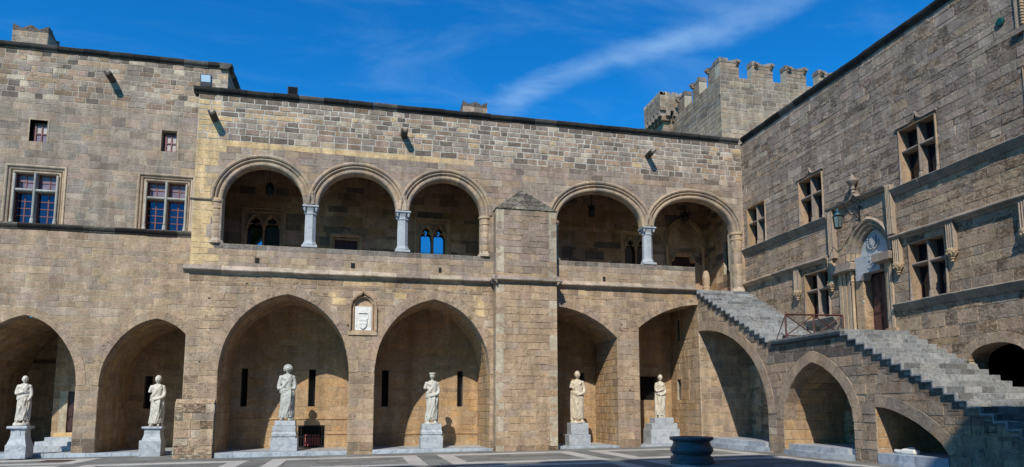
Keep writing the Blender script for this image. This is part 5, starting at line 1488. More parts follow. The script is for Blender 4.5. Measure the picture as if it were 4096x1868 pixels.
fr_.box((13.66, 14.62, .455), (13.86, 15.02, .585), (1, 1, 1, 1), bev=.03); fr_.tube([(13.72, 15.0, .51), (13.74, 15.14, .50), (13.76, 15.3, .52)], [.05, .06, .045], 8); fr_.tube([(13.8, 15.10, .55), (13.84, 14.86, .615), (13.86, 14.76, .61)], [.03, .02, .015], 6)
tag(fr_.build('marble_fragment', WHITE), 'broken white marble fragment lying on the kerb of the low half arch', 'marble fragment')

# platforms of the ground-floor bays
for nm_, x0, x1, zt_, ye in (('under the arch with the wreathed statue', -4.68, -.28, .125, 24.97), ('under the second pointed arch, beneath the statue in a round cap', .60, 4.98, .16, 24.97), ('between the buttress and the next pier', 7.36, 9.96, .205, 24.97), ('right of the last pier, reaching to the stairs', 10.84, 13.46, .21, 24.97)):
    t_ = thing('platform', 'low pale marble platform ' + nm_, 'platform', ((x0 + x1) / 2, 25.5, 0)); x = x0
    while x < x1 - .01:
        e = min(x + rs.uniform(.55, 1.15), x1)
        if x1 - e < .3: e = x1
        s = rs.uniform(.84, 1.1); m = MB(); m.box((x + .003, ye, -.15), (e - .003, ye + .32, zt_), (s * .95, s, s * 1.04, 1), bev=.012); m.build('kerb_block', PED, t_); x = e
    x = x0
    while x < x1 - .01:
        e = min(x + rs.uniform(.7, 1.0), x1)
        if x1 - e < .3: e = x1
        for ya, yb in ((ye + .325, 26.2), (26.205, 27.1), (27.105, 27.6)):
            s = rs.uniform(.8, 1.0); m = MB(); m.box((x + .003, ya, 0), (e - .003, yb, zt_ - .004), (s, s * .97, s * .93, 1), bev=.004); m.build('floor_slab', PED, t_)
        x = e
t_ = thing('platform', 'low pale marble platform inside the two left-hand arches', 'platform', (-10, 28, 0)); x = -13.5
while x < -5.7:
    e = x + rs.uniform(.6, 1.1); s = rs.uniform(.84, 1.08); m = MB(); m.box((x + .003, 27.42, -.2), (e - .003, 27.8, .035), (s * .95, s, s * 1.04, 1), bev=.012); m.build('kerb_block', PED, t_)
    for ya in range(6): s = rs.uniform(.8, 1.0); m = MB(); m.box((x + .003, 27.803 + ya, -.1), (e - .003, 28.8 + ya, .03), (s, s * .97, s * .93, 1)); m.build('floor_slab', PED, t_)
    x = e

# ================================================================== TOWER
tow = thing('battlement_tower', 'high square stone tower with swallow-tailed battlements rising behind the inner corner', 'tower', (26, 42, 0))
MTW = Masonry(tow, 71); rt = MTW.rng
FT = Fr((0, 38, 0), (1, 0, 0), (0, -1, 0)); FTL = Fr((22.58, 0, 0), (0, 1, 0), (-1, 0, 0))


def c_tow(u, z, r):
    if z > 21.3: return pick(r, [(GREY, 3), (BROWN, 2.5), (DGREY, 1.6), (TAN, 1.5)], .12, .5)
    return pick(r, [(TAN, 3), (GREY, 3), (PINKT, 2), (LTAN, 1), (BROWN, 1)], .1, .4)


MTW.wall(FT, 22.58, 34, 12.6, 23.2, [], c_tow, h=.30, w=.58, joint=.04, proud=.02, thick=.6, mort=(.43, .38, .30), noise_j=.012)
MTW.wall(FTL, 38, 47, 12.6, 23.2, [], c_tow, h=.30, w=.62, joint=.02, proud=.02, thick=.6, mort=(.41, .36, .29))


def merlon(fr, u0, u1, z0, z1, corb=(True, True), depth=.6, mm=None):
    n = 4; h = (z1 - .3 - z0) / n; base = MB(); base.prism([(u0 + .01, z0), (u1 - .01, z0), (u1 - .01, z1 - .31), (u0 + .01, z1 - .31)], fr, -depth + .02, -.015, (.43, .38, .30, .5))
    mo = base.build('merlon', MORT, mm)
    for i in range(n):
        u = u0
        while u < u1 - .01:
            e = min(u + rt.uniform(.4, .65), u1)
            if u1 - e < .25: e = u1
            m = MB(); m.prism([(u + .015, z0 + h * i + .015), (e - .015, z0 + h * i + .015), (e - .015, z0 + h * (i + 1) - .015), (u + .015, z0 + h * (i + 1) - .015)], fr, -depth, rt.uniform(0, .012), c_tow(u, 22, rt)); m.build('stone', ST, mo); u = e
    um = (u0 + u1) / 2
    m = MB(); m.prism([(u0 - .02, z1 - .31), (u1 + .02, z1 - .31), (u1 + .04, z1 - .02), (u1 - .12, z1), (um, z1 - .2), (u0 + .12, z1), (u0 - .04, z1 - .02)], fr, -depth, .03, pick(rt, [(GREY, 1), (DGREY, 1)], .1, .8)); m.build('swallowtail_cap', ST, mo)
    for s_, u in zip(corb, (u0 + .22, u1 - .12)):
        if s_:
            m = MB(); m.prism([(u - .1, z1 - .34), (u + .1, z1 - .34), (u + .12, z1 - .2), (u - .12, z1 - .2)], fr, 0, .26, (*BROWN, .5)); m.prism([(u - .09, z1 - .46), (u + .09, z1 - .46), (u + .1, z1 - .34), (u - .1, z1 - .34)], fr, 0, .15, (*BROWN, .5)); m.build('corbel', ST, mo)


for i, (a, b) in enumerate(((22.56, 23.97), (24.95, 26.48), (27.45, 29.0), (29.97, 31.5))):
    merlon(FT, a, b, 23.2, 24.5, (i > 0, True), mm=tow)
for a, b in ((38.62, 39.55), (40.75, 41.7), (42.9, 43.9)):
    merlon(FTL, a, b, 23.2, 24.5, (False, True), mm=tow)
m = MB(); m.prism([(38.0, 23.2), (38.6, 23.2), (38.6, 24.2), (38.3, 24.3), (38.0, 24.48)], FTL, -.6, .004, (*GREY, .6)); m.build('stone', ST, tow)
rf = MB(); rf.box((23, 38.4, 22.4), (34, 47, 22.6), (*GREY, .5)); rf.build('roof', ST, tow)
MTW.finish()
bz = thing('corner_bartizan', 'small projecting turret with machicolation corbels at the far end of the tower', 'turret', (21.9, 45, 12))
MB2 = Masonry(bz, 73); X0 = 21.35
FZ = Fr((0, 44.3, 0), (1, 0, 0), (0, -1, 0)); FZL = Fr((X0, 0, 0), (0, 1, 0), (-1, 0, 0))
MB2.wall(FZ, X0, 23.1, 23.6, 24.75, [], c_tow, h=.28, w=.5, joint=.02, thick=.4); MB2.wall(FZL, 44.3, 47.2, 23.6, 24.75, [], c_tow, h=.28, w=.5, joint=.02, thick=.4)
FZb = Fr((0, 44.75, 0), (1, 0, 0), (0, -1, 0)); FZLb = Fr((X0 + .45, 0, 0), (0, 1, 0), (-1, 0, 0))
MB2.wall(FZb, X0 + .45, 23.1, 12.6, 23.6, [], c_tow, h=.30, w=.55, joint=.02, thick=.4); MB2.wall(FZLb, 44.75, 47.2, 12.6, 23.6, [], c_tow, h=.30, w=.55, joint=.02, thick=.4)
MB2.finish(keep=150)
for k in range(5):
    y = 44.5 + k * .58; m = MB(); m.prism([(y, 22.9), (y + .25, 22.9), (y + .27, 23.2), (y - .02, 23.2)], FZLb, -.05, .25, (*BROWN, .5)); m.prism([(y - .02, 23.2), (y + .27, 23.2), (y + .29, 23.6), (y - .04, 23.6)], FZLb, -.05, .47, (*GREY, .5)); m.build('corbel', ST, bz)
for k in range(3):
    x = X0 + .5 + k * .6; m = MB(); m.prism([(x, 22.9), (x + .25, 22.9), (x + .27, 23.2), (x - .02, 23.2)], FZb, -.05, .25, (*BROWN, .5)); m.prism([(x - .02, 23.2), (x + .27, 23.2), (x + .29, 23.6), (x - .04, 23.6)], FZb, -.05, .47, (*GREY, .5)); m.build('corbel', ST, bz)
fz = MB(); fz.box((X0 + .02, 44.32, 23.58), (23.1, 47.2, 23.7), (*GREY, .5)); fz.build('floor_slab', ST, bz)
for fr_z, a0, n_ in ((FZ, X0, 3), (FZL, 44.3, 5)):
    for k in range(n_):
        a = a0 + k * .6; m = MB(); m.prism([(a, 24.75), (a + .57, 24.75), (a + .57, 25.0), (a + .43, 25.05), (a + .285, 24.86), (a + .14, 25.05), (a, 25.0)], fr_z, -.4, 0, pick(rt, [(GREY, 1), (LIGHT, .5)], .1, .7)); m.build('merlon', ST, bz)

# ================================================================== SOUTH SIDE OF THE COURT (behind the camera)
sth = thing('palace_wing', 'shaded stone wing with a high tower on the near side of the court', 'building', (5, -5, 0))
q = MB(); q.box((-14, -9, 0), (16.2, -3.0, 17.75), (*TAN, .5)); q.build('wall', ST, sth)
q = MB(); q.box((-13, -7.6, 17.75), (1.35, -3.0, 22.6), (*TAN, .5)); q.build('tower_block', ST, sth)
for a, b in ((-13, -12.0), (-11.4, -9.6), (-9.0, -7.0), (-5.9, -4.05), (-3.35, -1.3), (-.7, 1.35)):
    q = MB(); q.box((a, -3.6, 22.6), (b, -3.0, 23.35 + rt.uniform(-.25, .2)), (*GREY, .5)); q.build('merlon', ST, sth)
for k in range(5):
    q = MB(); q.box((.75, -7.5 + k * .95, 22.6), (1.35, -7.0 + k * .95, 23.0), (*GREY, .5)); q.build('merlon', ST, sth)
FSo = Fr((0, -3.0, 0), (1, 0, 0), (0, 1, 0))
for k in range(5):
    for z in (3, 8.5, 13):
        q = MB(); a = -11 + k * 5.2; q.prism([(a, z), (a + 1.4, z), (a + 1.4, z + 2.2), (a, z + 2.2)], FSo, .01, .03); q.build('window', GLASSD, sth)
MR.finish()

# ================================================================== WELL
wl = MB()
wx, wy, wz = 9.02, 17.35, .12
wl.lathe([(.585, wz), (.59, wz + .10), (.565, wz + .125), (.575, wz + .15), (.56, wz + .19), (.505, wz + .215), (.50, wz + .245), (.545, wz + .30), (.578, wz + .36), (.570, wz + .42), (.515, wz + .50), (.492, wz + .56), (.50, wz + .61), (.53, wz + .625),
          (.575, wz + .64), (.588, wz + .66), (.588, wz + .705), (.575, wz + .725), (.44, wz + .73), (.43, wz + .70), (.42, wz + .02)], wx, wy, 56)
wlo = wl.build('well_head', WELLM); smooth_by_angle(wlo, 40); tag(wlo, 'dark blue-grey round marble well head with a bulging body on the paving', 'well head')

# ================================================================== STATUES
def sph(mb, c, r, n=14, m=10):
    vs = []; cx, cy, cz = c; rx, ry, rz = r if isinstance(r, (tuple, list)) else (r, r, r)
    for i in range(m + 1):
        t = math.pi * i / m
        for j in range(n):
            p = 2 * math.pi * j / n; vs.append((cx + rx * math.sin(t) * math.cos(p), cy + ry * math.sin(t) * math.sin(p), cz + rz * math.cos(t)))
    mb.add(vs, [(i * n + j, (i + 1) * n + j, (i + 1) * n + (j + 1) % n, i * n + (j + 1) % n) for i in range(m) for j in range(n)])


def statue_mesh(spec, seed):
    """figure in its own frame: feet at z=0, facing -y, x to the viewer's right; returns verts, faces"""
    r = random.Random(seed); H = spec['h']; k = H / 1.78
    mb = MB(); lean = spec.get('lean', .03); fold = spec.get('fold', 1.0)
    # draped body, section by section
    secs = [(.10, .20, .15, .00), (.25, .205, .155, .00), (.45, .20, .155, .01), (.62, .195, .16, .015), (.80, .20, .165, .02), (.93, .21, .165, .02), (1.05, .185, .145, .01), (1.16, .18, .14, .0),
            (1.28, .20, .145, .0), (1.38, .215, .135, .0), (1.44, .20, .115, .0), (1.485, .13, .09, .0), (1.51, .07, .07, 0)]
    zs = [s[0] for s in secs]; NZ = 110; NT = 96; vs = []
    z_lo = .10
    for i in range(NZ + 1):
        z = z_lo + (1.51 - z_lo) * i / NZ
        rx = float(np.interp(z, zs, [s[1] for s in secs])); ry = float(np.interp(z, zs, [s[2] for s in secs])); xo = float(np.interp(z, zs, [s[3] for s in secs]))
        for j in range(NT):
            t = 2 * math.pi * j / NT; ct, st = math.cos(t), math.sin(t)
            x = rx * ct; y = ry * st; f = 0
            front = max(0, -st)
            hip = 1.0 if z < .98 else 0
            if z < 1.0:
                # folds falling from the hip: they fan out and run diagonally towards the free leg
                ph = 15 * t + 7.5 * (1.0 - z) * spec.get('side', 1)
                f += .036 * fold * (abs(math.sin(ph / 2)) ** .6 - .55) * min(1, (1.02 - z) * 3)
                f += .018 * fold * math.sin(5 * t - 9 * z * spec.get('side', 1) + seed)
                # the bent knee pushes forward
                kx = .07 * spec.get('knee', 1); d2 = ((x - kx) / .08) ** 2 + ((z - .52) / .22) ** 2
                f += .05 * math.exp(-d2) * front
                d3 = ((x + kx) / .07) ** 2 + ((z - .45) / .3) ** 2; f += .02 * math.exp(-d3) * front
                # legs separate under the cloth
                f -= .035 * math.exp(-((x - .0) / .035) ** 2) * front * max(0, min(1, (.7 - z) * 3)) * (1 - fold * .3)
            else:
                ph = 20 * (x * .7 * spec.get('side', 1) + z * 1.0); f += .017 * fold * math.sin(ph * 1.5) * min(1, (1.46 - z) * 8) * (1 if spec.get('tunic', 1) else .3)
                f += .006 * math.sin(9 * t + 2 * math.sin(8 * z))
            vs.append(((x + f * ct) + xo + lean * math.sin((z - .3) * 2.2) * .6, y + f * st, z + (0.05 * spec.get('side', 1) * ct * max(0, .35 - z) * 1.2 if z < .35 else 0)))
    fs = [(i * NT + j, i * NT + (j + 1) % NT, (i + 1) * NT + (j + 1) % NT, (i + 1) * NT + j) for i in range(NZ) for j in range(NT)] + [tuple(range(NT - 1, -1, -1)), tuple(range(NZ * NT, NZ * NT + NT))]
    mb.add(vs, fs)
    # toga roll: thick bundle from the far hip over to the shoulder
    sd = spec.get('side', 1)
    for q, (rad, off) in enumerate(((.034, 0), (.026, .05), (.022, -.045), (.018, .085))):
        pts = []
        for i in range(15):
            t = i / 14; x = sd * (-.20 + .33 * t); z = 1.0 + off + (.44 - off * .4) * t ** 1.25; y = -math.sqrt(max(.001, 1 - min(.96, (x / .215) ** 2))) * (.165 - .03 * t) + .005
            pts.append((x, y, z))
        pts.append((sd * .15, .06, 1.44)); mb.tube(pts, [rad * (.7 + .5 * math.sin(math.pi * min(1, i / 12))) for i in range(16)], 8)
    # sharp fold ridges fanning from the hip, and across the chest
    def on(t, z, e):
        rx = float(np.interp(z, zs, [q[1] for q in secs])); ry = float(np.interp(z, zs, [q[2] for q in secs])); xo = float(np.interp(z, zs, [q[3] for q in secs]))
        return ((rx + e) * math.cos(t) + xo + lean * math.sin((z - .3) * 2.2) * .6, (ry + e) * math.sin(t), z)
    hipa = -math.pi / 2 - sd * .75
    for q in range(12):
        a1 = -math.pi / 2 + sd * (-1.25 + .24 * q) ; zb = .14 + .05 * ((q * 5) % 3); a0 = hipa + (a1 - hipa) * .25
        pts = [on(a0 + (a1 - a0) * (i / 9) ** .8, .96 - .03 * (q % 4) + (zb - .96) * i / 9, .012 + .012 * math.sin(i * .7)) for i in range(10)]
        mb.tube(pts, [.010 + .010 * min(1, i / 3) for i in range(9)] + [.012], 6)
    for q in range(7):
        z0_ = 1.42 - .05 * q; pts = [on(-math.pi / 2 + sd * (.9 - .26 * i - .04 * q), z0_ - .05 * i - .01 * q, .010) for i in range(6)]
        mb.tube(pts, [.008, .013, .014, .013, .011, .007], 6)
    # roll around the waist
    for q, (dz, rad) in enumerate(((0, .03), (-.045, .024), (.04, .02))):
        pts = [((.205 + .0) * math.cos(t), (.165) * math.sin(t), .985 + dz + .05 * sd * math.cos(t) + .01 * math.sin(6 * t)) for t in [math.pi + math.pi * i / 14 for i in range(15)]]
        mb.tube(pts, rad, 7)
    # hanging ends of the cloth
    for q in range(spec.get('swags', 2)):
        x = sd * (.03 + .05 * q); y0 = -.175 - .01 * q; L0 = .42 + .08 * ((q * 7) % 3)
        mb.tube([(x, y0 + .02, 1.0), (x + .01, y0 - .015, .85), (x - .01, y0 - .01, 1.0 - L0 * .8), (x, y0 + .01, 1.0 - L0)], [.022, .03, .032, .014], 7, flat=.7)
    # vertical drapery falling behind on the supporting side
    mb.tube([(sd * .20, .03, 1.1), (sd * .215, .04, .7), (sd * .20, .05, .2), (sd * .19, .05, .02)], [.05, .06, .06, .05], 8)
    # arms
    def arm(side, pose):
        s = side; sh_ = (s * .185, .0, 1.40)
        if pose == 'chest': pts = [sh_, (s * .245, -.01, 1.24), (s * .235, -.07, 1.10), (s * .13, -.17, 1.12), (s * .02, -.19, 1.16)]; rad = [.07, .062, .058, .048, .036]
        elif pose == 'waist': pts = [sh_, (s * .25, .0, 1.22), (s * .24, -.07, 1.05), (s * .13, -.18, .99), (s * .02, -.205, .965)]; rad = [.072, .064, .06, .046, .034]
        elif pose == 'down': pts = [sh_, (s * .25, .0, 1.22), (s * .265, -.01, 1.05), (s * .25, -.09, .95), (s * .235, -.12, .91)]; rad = [.07, .062, .055, .043, .036]
        elif pose == 'draped': pts = [sh_, (s * .235, -.01, 1.22), (s * .245, -.03, 1.07), (s * .21, -.09, 1.00)]; rad = [.068, .066, .07, .058]
        else: pts = [sh_, (s * .235, -.005, 1.28), (s * .25, -.01, 1.20)]; rad = [.07, .06, .054]
        # smooth path
        P = np.array(pts); n = len(P); tt = np.linspace(0, n - 1, 14); Q = np.c_[[np.interp(tt, range(n), P[:, a]) for a in range(3)]].T; Rr = np.interp(tt, range(n), rad)
        for _ in range(2): Q[1:-1] = (Q[:-2] + 2 * Q[1:-1] + Q[2:]) / 4
        mb.tube([tuple(a) for a in Q], [float(a) for a in Rr], 12)
        sph(mb, pts[0], (.075, .07, .07))
        if pose in ('chest', 'waist', 'down'):
            e = Q[-1]; d = Vector(Q[-1] - Q[-3]).normalized(); up = Vector((0, 0, 1)); sidev = d.cross(up).normalized()
            palm = Vector(e) + d * .03; sph(mb, tuple(palm), (.042, .026, .034))
            for f in range(4):
                o = palm + up * (.026 - .017 * f) * 1.0 + d * .02
                Lf = (.062, .07, .066, .052)[f]
                mb.tube([o, o + d * Lf * .55 + sidev * .004, o + d * Lf - up * .012 + sidev * .008 * s], [.0105, .0095, .0075], 6)
            mb.tube([palm + up * .02 - d * .02, palm + up * .045 + d * .005, palm + up * .05 + d * .03], [.012, .010, .008], 6)
    arm(-1, spec['arms'][0]); arm(1, spec['arms'][1])
    # neck and head
    tx = spec.get('turn', 0); hx = lean * .6 * .5 + .005
    mb.tube([(hx, .0, 1.46), (hx, -.01, 1.53), (hx + .01 * tx, -.015, 1.60)], [.062, .052, .054], 12)
    hd = MB(); n, m = 40, 30; V = []
    for i in range(m + 1):
        t = math.pi * i / m
        for j in range(n):
            p = 2 * math.pi * j / n; dx, dy, dz = math.sin(t) * math.cos(p), math.sin(t) * math.sin(p), math.cos(t)
            x, y, z = .086 * dx, .100 * dy, .120 * dz
            if z < 0: x *= 1 - .20 * (-z / .118) ** 1.5; y *= 1 - .12 * (-z / .118)
            fr_ = max(0, -dy) ** 2
            if fr_ > 0:
                g = lambda cx_, cz_, sx_, sz_: math.exp(-((x - cx_) / sx_) ** 2 - ((z - cz_) / sz_) ** 2)
                y -= .026 * g(0, -.018, .011, .022) * 1.0       # nose
                y -= .012 * g(0, .008, .009, .02)
                y += .022 * g(.031, .004, .017, .011) + .022 * g(-.031, .004, .017, .011)   # eye sockets
                y -= .007 * g(.031, .002, .009, .006) + .007 * g(-.031, .002, .009, .006)
                y -= .008 * g(0, .026, .05, .009)               # brow
                y -= .009 * g(0, -.052, .020, .006) + .007 * g(0, -.066, .017, .006)       # lips
                y += .006 * g(0, -.059, .02, .003)
                y -= .014 * g(0, -.094, .024, .016)             # chin
                y -= .006 * g(.045, -.025, .02, .02) + .006 * g(-.045, -.025, .02, .02)
            V.append((x, y, z))
    hd.add(V, [(i * n + j, (i + 1) * n + j, (i + 1) * n + (j + 1) % n, i * n + (j + 1) % n) for i in range(m) for j in range(n)])
    for s_ in (-1, 1): sph(hd, (s_ * .078, .012, -.008), (.012, .022, .033), 8, 6)
    hs = spec.get('hair', 'short')
    for a in range({'short': 90, 'bald': 26, 'wreath': 120, 'cap': 60}[hs]):
        p = r.uniform(-math.pi * .12, math.pi * 1.12); t = r.uniform(.05, 1.25 if hs != 'bald' else .5)
        if hs == 'bald': t = r.uniform(1.0, 1.5); p = r.uniform(0, math.pi)
        rx = .083; sph(hd, (rx * math.sin(t) * math.cos(p), .012 + .098 * math.sin(t) * math.sin(p), .118 * math.cos(t)), r.uniform(.012, .019), 6, 4)
    if hs == 'wreath':
        for a in range(34):
            t = -.6 + (math.pi + 1.2) * a / 33; sph(hd, (.084 * math.cos(t), -.045 + .012 * math.sin(9 * t), .03 + .088 * math.sin(t)), .021, 7, 5)
        hd.tube([(.112 * math.cos(t), .01, .015 + .118 * math.sin(t)) for t in [-.75 + (math.pi + 1.5) * i / 24 for i in range(25)]], .028, 8)
        sph(hd, (0, .03, .03), (.115, .09, .12), 16, 12)
    if hs == 'cap':
        hd.lathe([(.0, .125), (.07, .127), (.104, .117), (.118, .10), (.116, .078), (.100, .06), (.092, .05)], 0, .0, 28)
        hd.lathe([(.0, .0), (.092, .015), (.100, .035), (.096, .055), (.0, .06)], 0, .004, 24)
    hsc = 1.22 if hs in ('short', 'bald') else 1.06; ang = R(-22 * tx); ca, sa = math.cos(ang), math.sin(ang)
    tilt = spec.get('tilt', 0)
    hv = [(hx + (x * ca - y * sa) * hsc + tilt * z, -.02 + (x * sa + y * ca) * hsc, 1.67 + z * (hsc - .04)) for x, y, z in hd.v]
    mb.add(hv, hd.f)
    # feet, shins, support
    def foot(x, y, ang_, up=0):
        d = Vector((math.sin(ang_), -math.cos(ang_), 0)); e = Vector((x, y, .035 + up)); sdv = Vector((d.y, -d.x, 0))
        mb.tube([e - d * .04, e + d * .02, e + d * .10, e + d * .15 - Vector((0, 0, .008))], [.034, .042, .038, .026], 9, flat=1)
        for tno in range(5):
            o = e + d * (.145 - .008 * abs(tno - 1.5)) + sdv * (.03 - .015 * tno) - Vector((0, 0, .014)); sph(mb, tuple(o), (.0105, .015, .011), 6, 5)
        mb.tube([e - d * .01, e + Vector((0, 0, .12)), e + Vector((0, .0, .34))], [.036, .040, .062], 10)
    if spec.get('feet', True):
        foot(-.085, -.06, -.5); foot(.095, -.05, .35)
        if spec.get('rock', True):
            for a in range(5): sph(mb, (spec.get('rockx', -.16) + r.uniform(-.02, .02), .03 + r.uniform(-.03, .03), .06 + .045 * a), (.075 - .008 * a, .07, .06), 9, 7)
    else:
        mb.box((-.13, -.12, 0), (.17, .12, .34))
    # plinth under the feet
    p0 = spec.get('plinth', .07)
    if p0 > 0: mb.lathe([(.27, -p0), (.275, -p0 * .5), (.26, .004)], .0, -.01, 26)
    V = [(x * k * spec.get('wide', 1.0), y * k, z * k) for x, y, z in mb.v]
    me = bpy.data.meshes.new('tmp'); me.from_pydata(V, [], mb.f); me.update()
    o = bpy.data.objects.new('tmp', me); COL.objects.link(o)
    md = o.modifiers.new('r', 'REMESH'); md.mode = 'VOXEL'; md.voxel_size = .0095; md.use_smooth_shade = True
    dg = bpy.context.evaluated_depsgraph_get(); dg.update(); ev = o.evaluated_get(dg); m2 = bpy.data.meshes.new_from_object(ev)
    bpy.data.objects.remove(o); bpy.data.meshes.remove(me)
    return m2


def put_statue(label, x, y, z, spec, seed, rz=0):
    m = statue_mesh(spec, seed); m.name = 'statue'
    m.materials.clear(); m.materials.append(STATUE)
    at = m.attributes.new('tint', 'FLOAT_COLOR', 'FACE'); at.data.foreach_set('color', np.tile(np.array(spec.get('tint', (1, 1, 1)) + (1,), dtype=np.float32), len(m.polygons)))
    m.polygons.foreach_set('use_smooth', [True] * len(m.polygons))
    o = bpy.data.objects.new('statue', m); COL.objects.link(o); o.location = (x, y, z); o.rotation_euler = (0, 0, rz); WL[o.name] = Vector((x, y, z))
    tag(o, label, 'statue', 'draped marble statues standing in the arches')
    return o


def pedestal(label, blocks, mat=PED):
    """blocks: list of (name,x0,x1,y0,y1,z0,z1,flare_bottom)"""
    b0 = blocks[0]; t = thing('pedestal', label, 'pedestal', ((b0[1] + b0[2]) / 2, (b0[3] + b0[4]) / 2, b0[5]), 'marble pedestals of the statues')
    for nm, x0, x1, y0, y1, z0, z1, fl in blocks:
        s = rs.uniform(.92, 1.06); m = MB()
        if fl == 0: m.box((x0, y0, z0), (x1, y1, z1 - .001), (s, s, s, 1), bev=.012)
        else:
            rings = [(0, fl), (.12, fl * .8), (.3, fl * .35), (.55, .0), (.94, 0), (.96, .02), (1, .03)] if fl > 0 else [(0, 0), (.1, .0), (.15, .03), (.35, .03), (.5, .0), (1, .0)]
            vs = []
            for t_, e in rings: z = z0 + (z1 - z0) * t_; vs += [(x0 - e, y0 - e, z), (x1 + e, y0 - e, z), (x1 + e, y1 + e, z), (x0 - e, y1 + e, z)]
            fs = [(0, 3, 2, 1), tuple(range(len(vs) - 4, len(vs)))] + [(r_ * 4 + i, r_ * 4 + (i + 1) % 4, r_ * 4 + 4 + (i + 1) % 4, r_ * 4 + 4 + i) for r_ in range(len(rings) - 1) for i in range(4)]
            m.add(vs, fs, (s, s, s, 1))
        m.build(nm, mat, t)
    return t


# leftmost
pedestal('marble pedestal with flared die and moulded cap under the leftmost statue', [('base_block', -11.66, -11.03, 26.75, 27.35, -.10, .385, 0), ('die', -11.56, -11.12, 26.84, 27.26, .385, .93, .07), ('cap', -11.66, -11.04, 26.75, 27.35, .93, 1.02, 0), ('panel', -11.42, -11.26, 26.825, 26.85, .50, .92, 0)])
put_statue('balding marble statue in a toga, right hand laid on its chest, leftmost of the row', -11.34, 27.05, 1.12, dict(h=1.62, arms=('chest', 'down'), hair='bald', side=1, turn=-.6, swags=1, rockx=.18, plinth=.1, knee=-1), 3)
pedestal('two-block marble pedestal with worn cap under the statue in the second arch from the left', [('base_block', -7.50, -6.79, 26.8, 27.45, -.10, .49, 0), ('die', -7.38, -6.86, 26.9, 27.4, .49, .90, .05), ('cap', -7.46, -6.79, 26.83, 27.44, .90, .98, 0)])
put_statue('marble statue with bare broken shoulder and gathered hands, in the second arch from the left', -7.08, 27.12, .985, dict(h=1.80, arms=('stump', 'waist'), hair='short', side=1, turn=.1, swags=3, rockx=-.14, plinth=0, tunic=0, knee=1), 4)
pedestal('tall stepped marble pedestal of three blocks beside the barred gate', [('base_block', -2.93, -2.02, 25.6, 26.35, .12, .575, 0), ('die', -2.88, -2.10, 25.66, 26.3, .575, 1.01, -.02), ('plinth_block', -2.82, -2.12, 25.68, 26.28, 1.01, 1.19, 0)])
put_statue('grey-white statue with wreath and veil, arms wrapped in the cloak, beside the barred gate', -2.47, 25.95, 1.19, dict(h=1.98, arms=('draped', 'draped'), hair='wreath', side=1, turn=.1, swags=3, rockx=.17, plinth=0, knee=1, tint=(.78, .85, .92)), 5)
pedestal('square marble pedestal of two blocks in the arch just left of the buttress', [('base_block', 2.36, 3.18, 25.55, 26.2, .15, .605, 0), ('die', 2.41, 3.13, 25.6, 26.15, .605, 1.055, -.015)])
put_statue('statue in a round flat cap with broken right arm, just left of the buttress', 2.78, 25.88, 1.10, dict(h=1.86, arms=('stump', 'waist'), hair='cap', side=1, turn=.6, swags=2, rockx=-.18, plinth=.06, knee=-1, tint=(.93, .97, 1.0)), 6)
pedestal('grey marble pedestal of two square blocks just right of the buttress', [('base_block', 8.06, 8.92, 25.38, 26.0, .20, .615, 0), ('die', 8.15, 8.86, 25.44, 25.95, .615, 1.065, 0)])
put_statue('warm cream statue with crossed forearms and a strongly bent knee, just right of the buttress', 8.52, 25.72, 1.12, dict(h=1.94, arms=('stump', 'waist'), hair='short', side=-1, turn=.7, swags=1, rockx=-.2, plinth=.06, knee=1, lean=-.03, tint=(1.02, .96, .86)), 7)
pedestal('stepped four-tier pale marble pedestal under the slim statue behind the well', [('base_block', 11.62, 12.86, 25.72, 26.5, .205, .80, 0), ('middle_block', 11.68, 12.80, 25.78, 26.45, .80, 1.03, 0), ('top_block', 11.86, 12.68, 25.86, 26.4, 1.03, 1.255, 0)])
put_statue('slim pale statue with folded arms on a block instead of feet, behind the well', 12.22, 26.1, 1.255, dict(h=1.74, arms=('chest', 'waist'), hair='bald', side=-1, turn=.3, swags=2, feet=False, plinth=0, wide=.86, lean=.05, tint=(1.05, 1.04, 1.0)), 8)

# ================================================================== SMALL THINGS
def lantern(x, y, z0, z1, w, label, crown=False):
    t = thing('hanging_lantern', label, 'lantern', (x, y, z0))
    f = MB(); hz = z1 - z0
    for a in range(6):
        t0 = R(60 * a); t1 = R(60 * (a + 1)); p = lambda tt, rr_, z: (x + rr_ * math.cos(tt), y + rr_ * math.sin(tt), z)
        f.tube([p(t0, w, z0 + .06), p(t0, w, z1 - .2)], .012, 5)
        f.tube([p(t0, w, z1 - .2), p(t0, w * 1.25, z1 - .12), p(t0, w * 1.1, z1 - .02)], .012, 5); f.tube([p(t0, w, z0 + .06), p(t0, w * 1.2, z0 - .02)], .012, 5)
        for z in (z0 + .06, z0 + .14, z1 - .3, z1 - .2): f.tube([p(t0, w, z), p(t1, w, z)], .012, 5)
        f.tube([p(t0, w, z1 - .2), p(t0, w * .5, z1 - .08), (x, y, z1)], .010, 5)
    f.lathe([(.02, z0 - .05), (w * .5, z0 + .0), (w * .98, z0 + .06)], x, y, 6)
    f.lathe([(w * 1.05, z1 - .30), (w * .9, z1 - .12), (w * .3, z1 - .02), (.015, z1)], x, y, 6)
    f.build('lantern_frame', IRON, t)
    g = MB(); g.lathe([(w * .9, z0 + .14), (w * .9, z1 - .3)], x, y, 6); g.build('glass', LANTG, t)
    c = MB(); c.tube([(x, y, z1), (x, y, 11.72)], .012, 6); c.build('chain', IRON, t)


lantern(-3.42, 26.5, 9.70, 10.20, .15, 'black wrought-iron lantern hanging in the leftmost loggia arch')
lantern(9.50, 26.5, 9.70, 10.22, .12, 'narrow black iron lantern hanging in the fourth loggia arch, right of the buttress')
lantern(13.78, 26.5, 9.70, 10.2, .17, 'black iron lantern hanging in the rightmost loggia arch before the royal doorway')

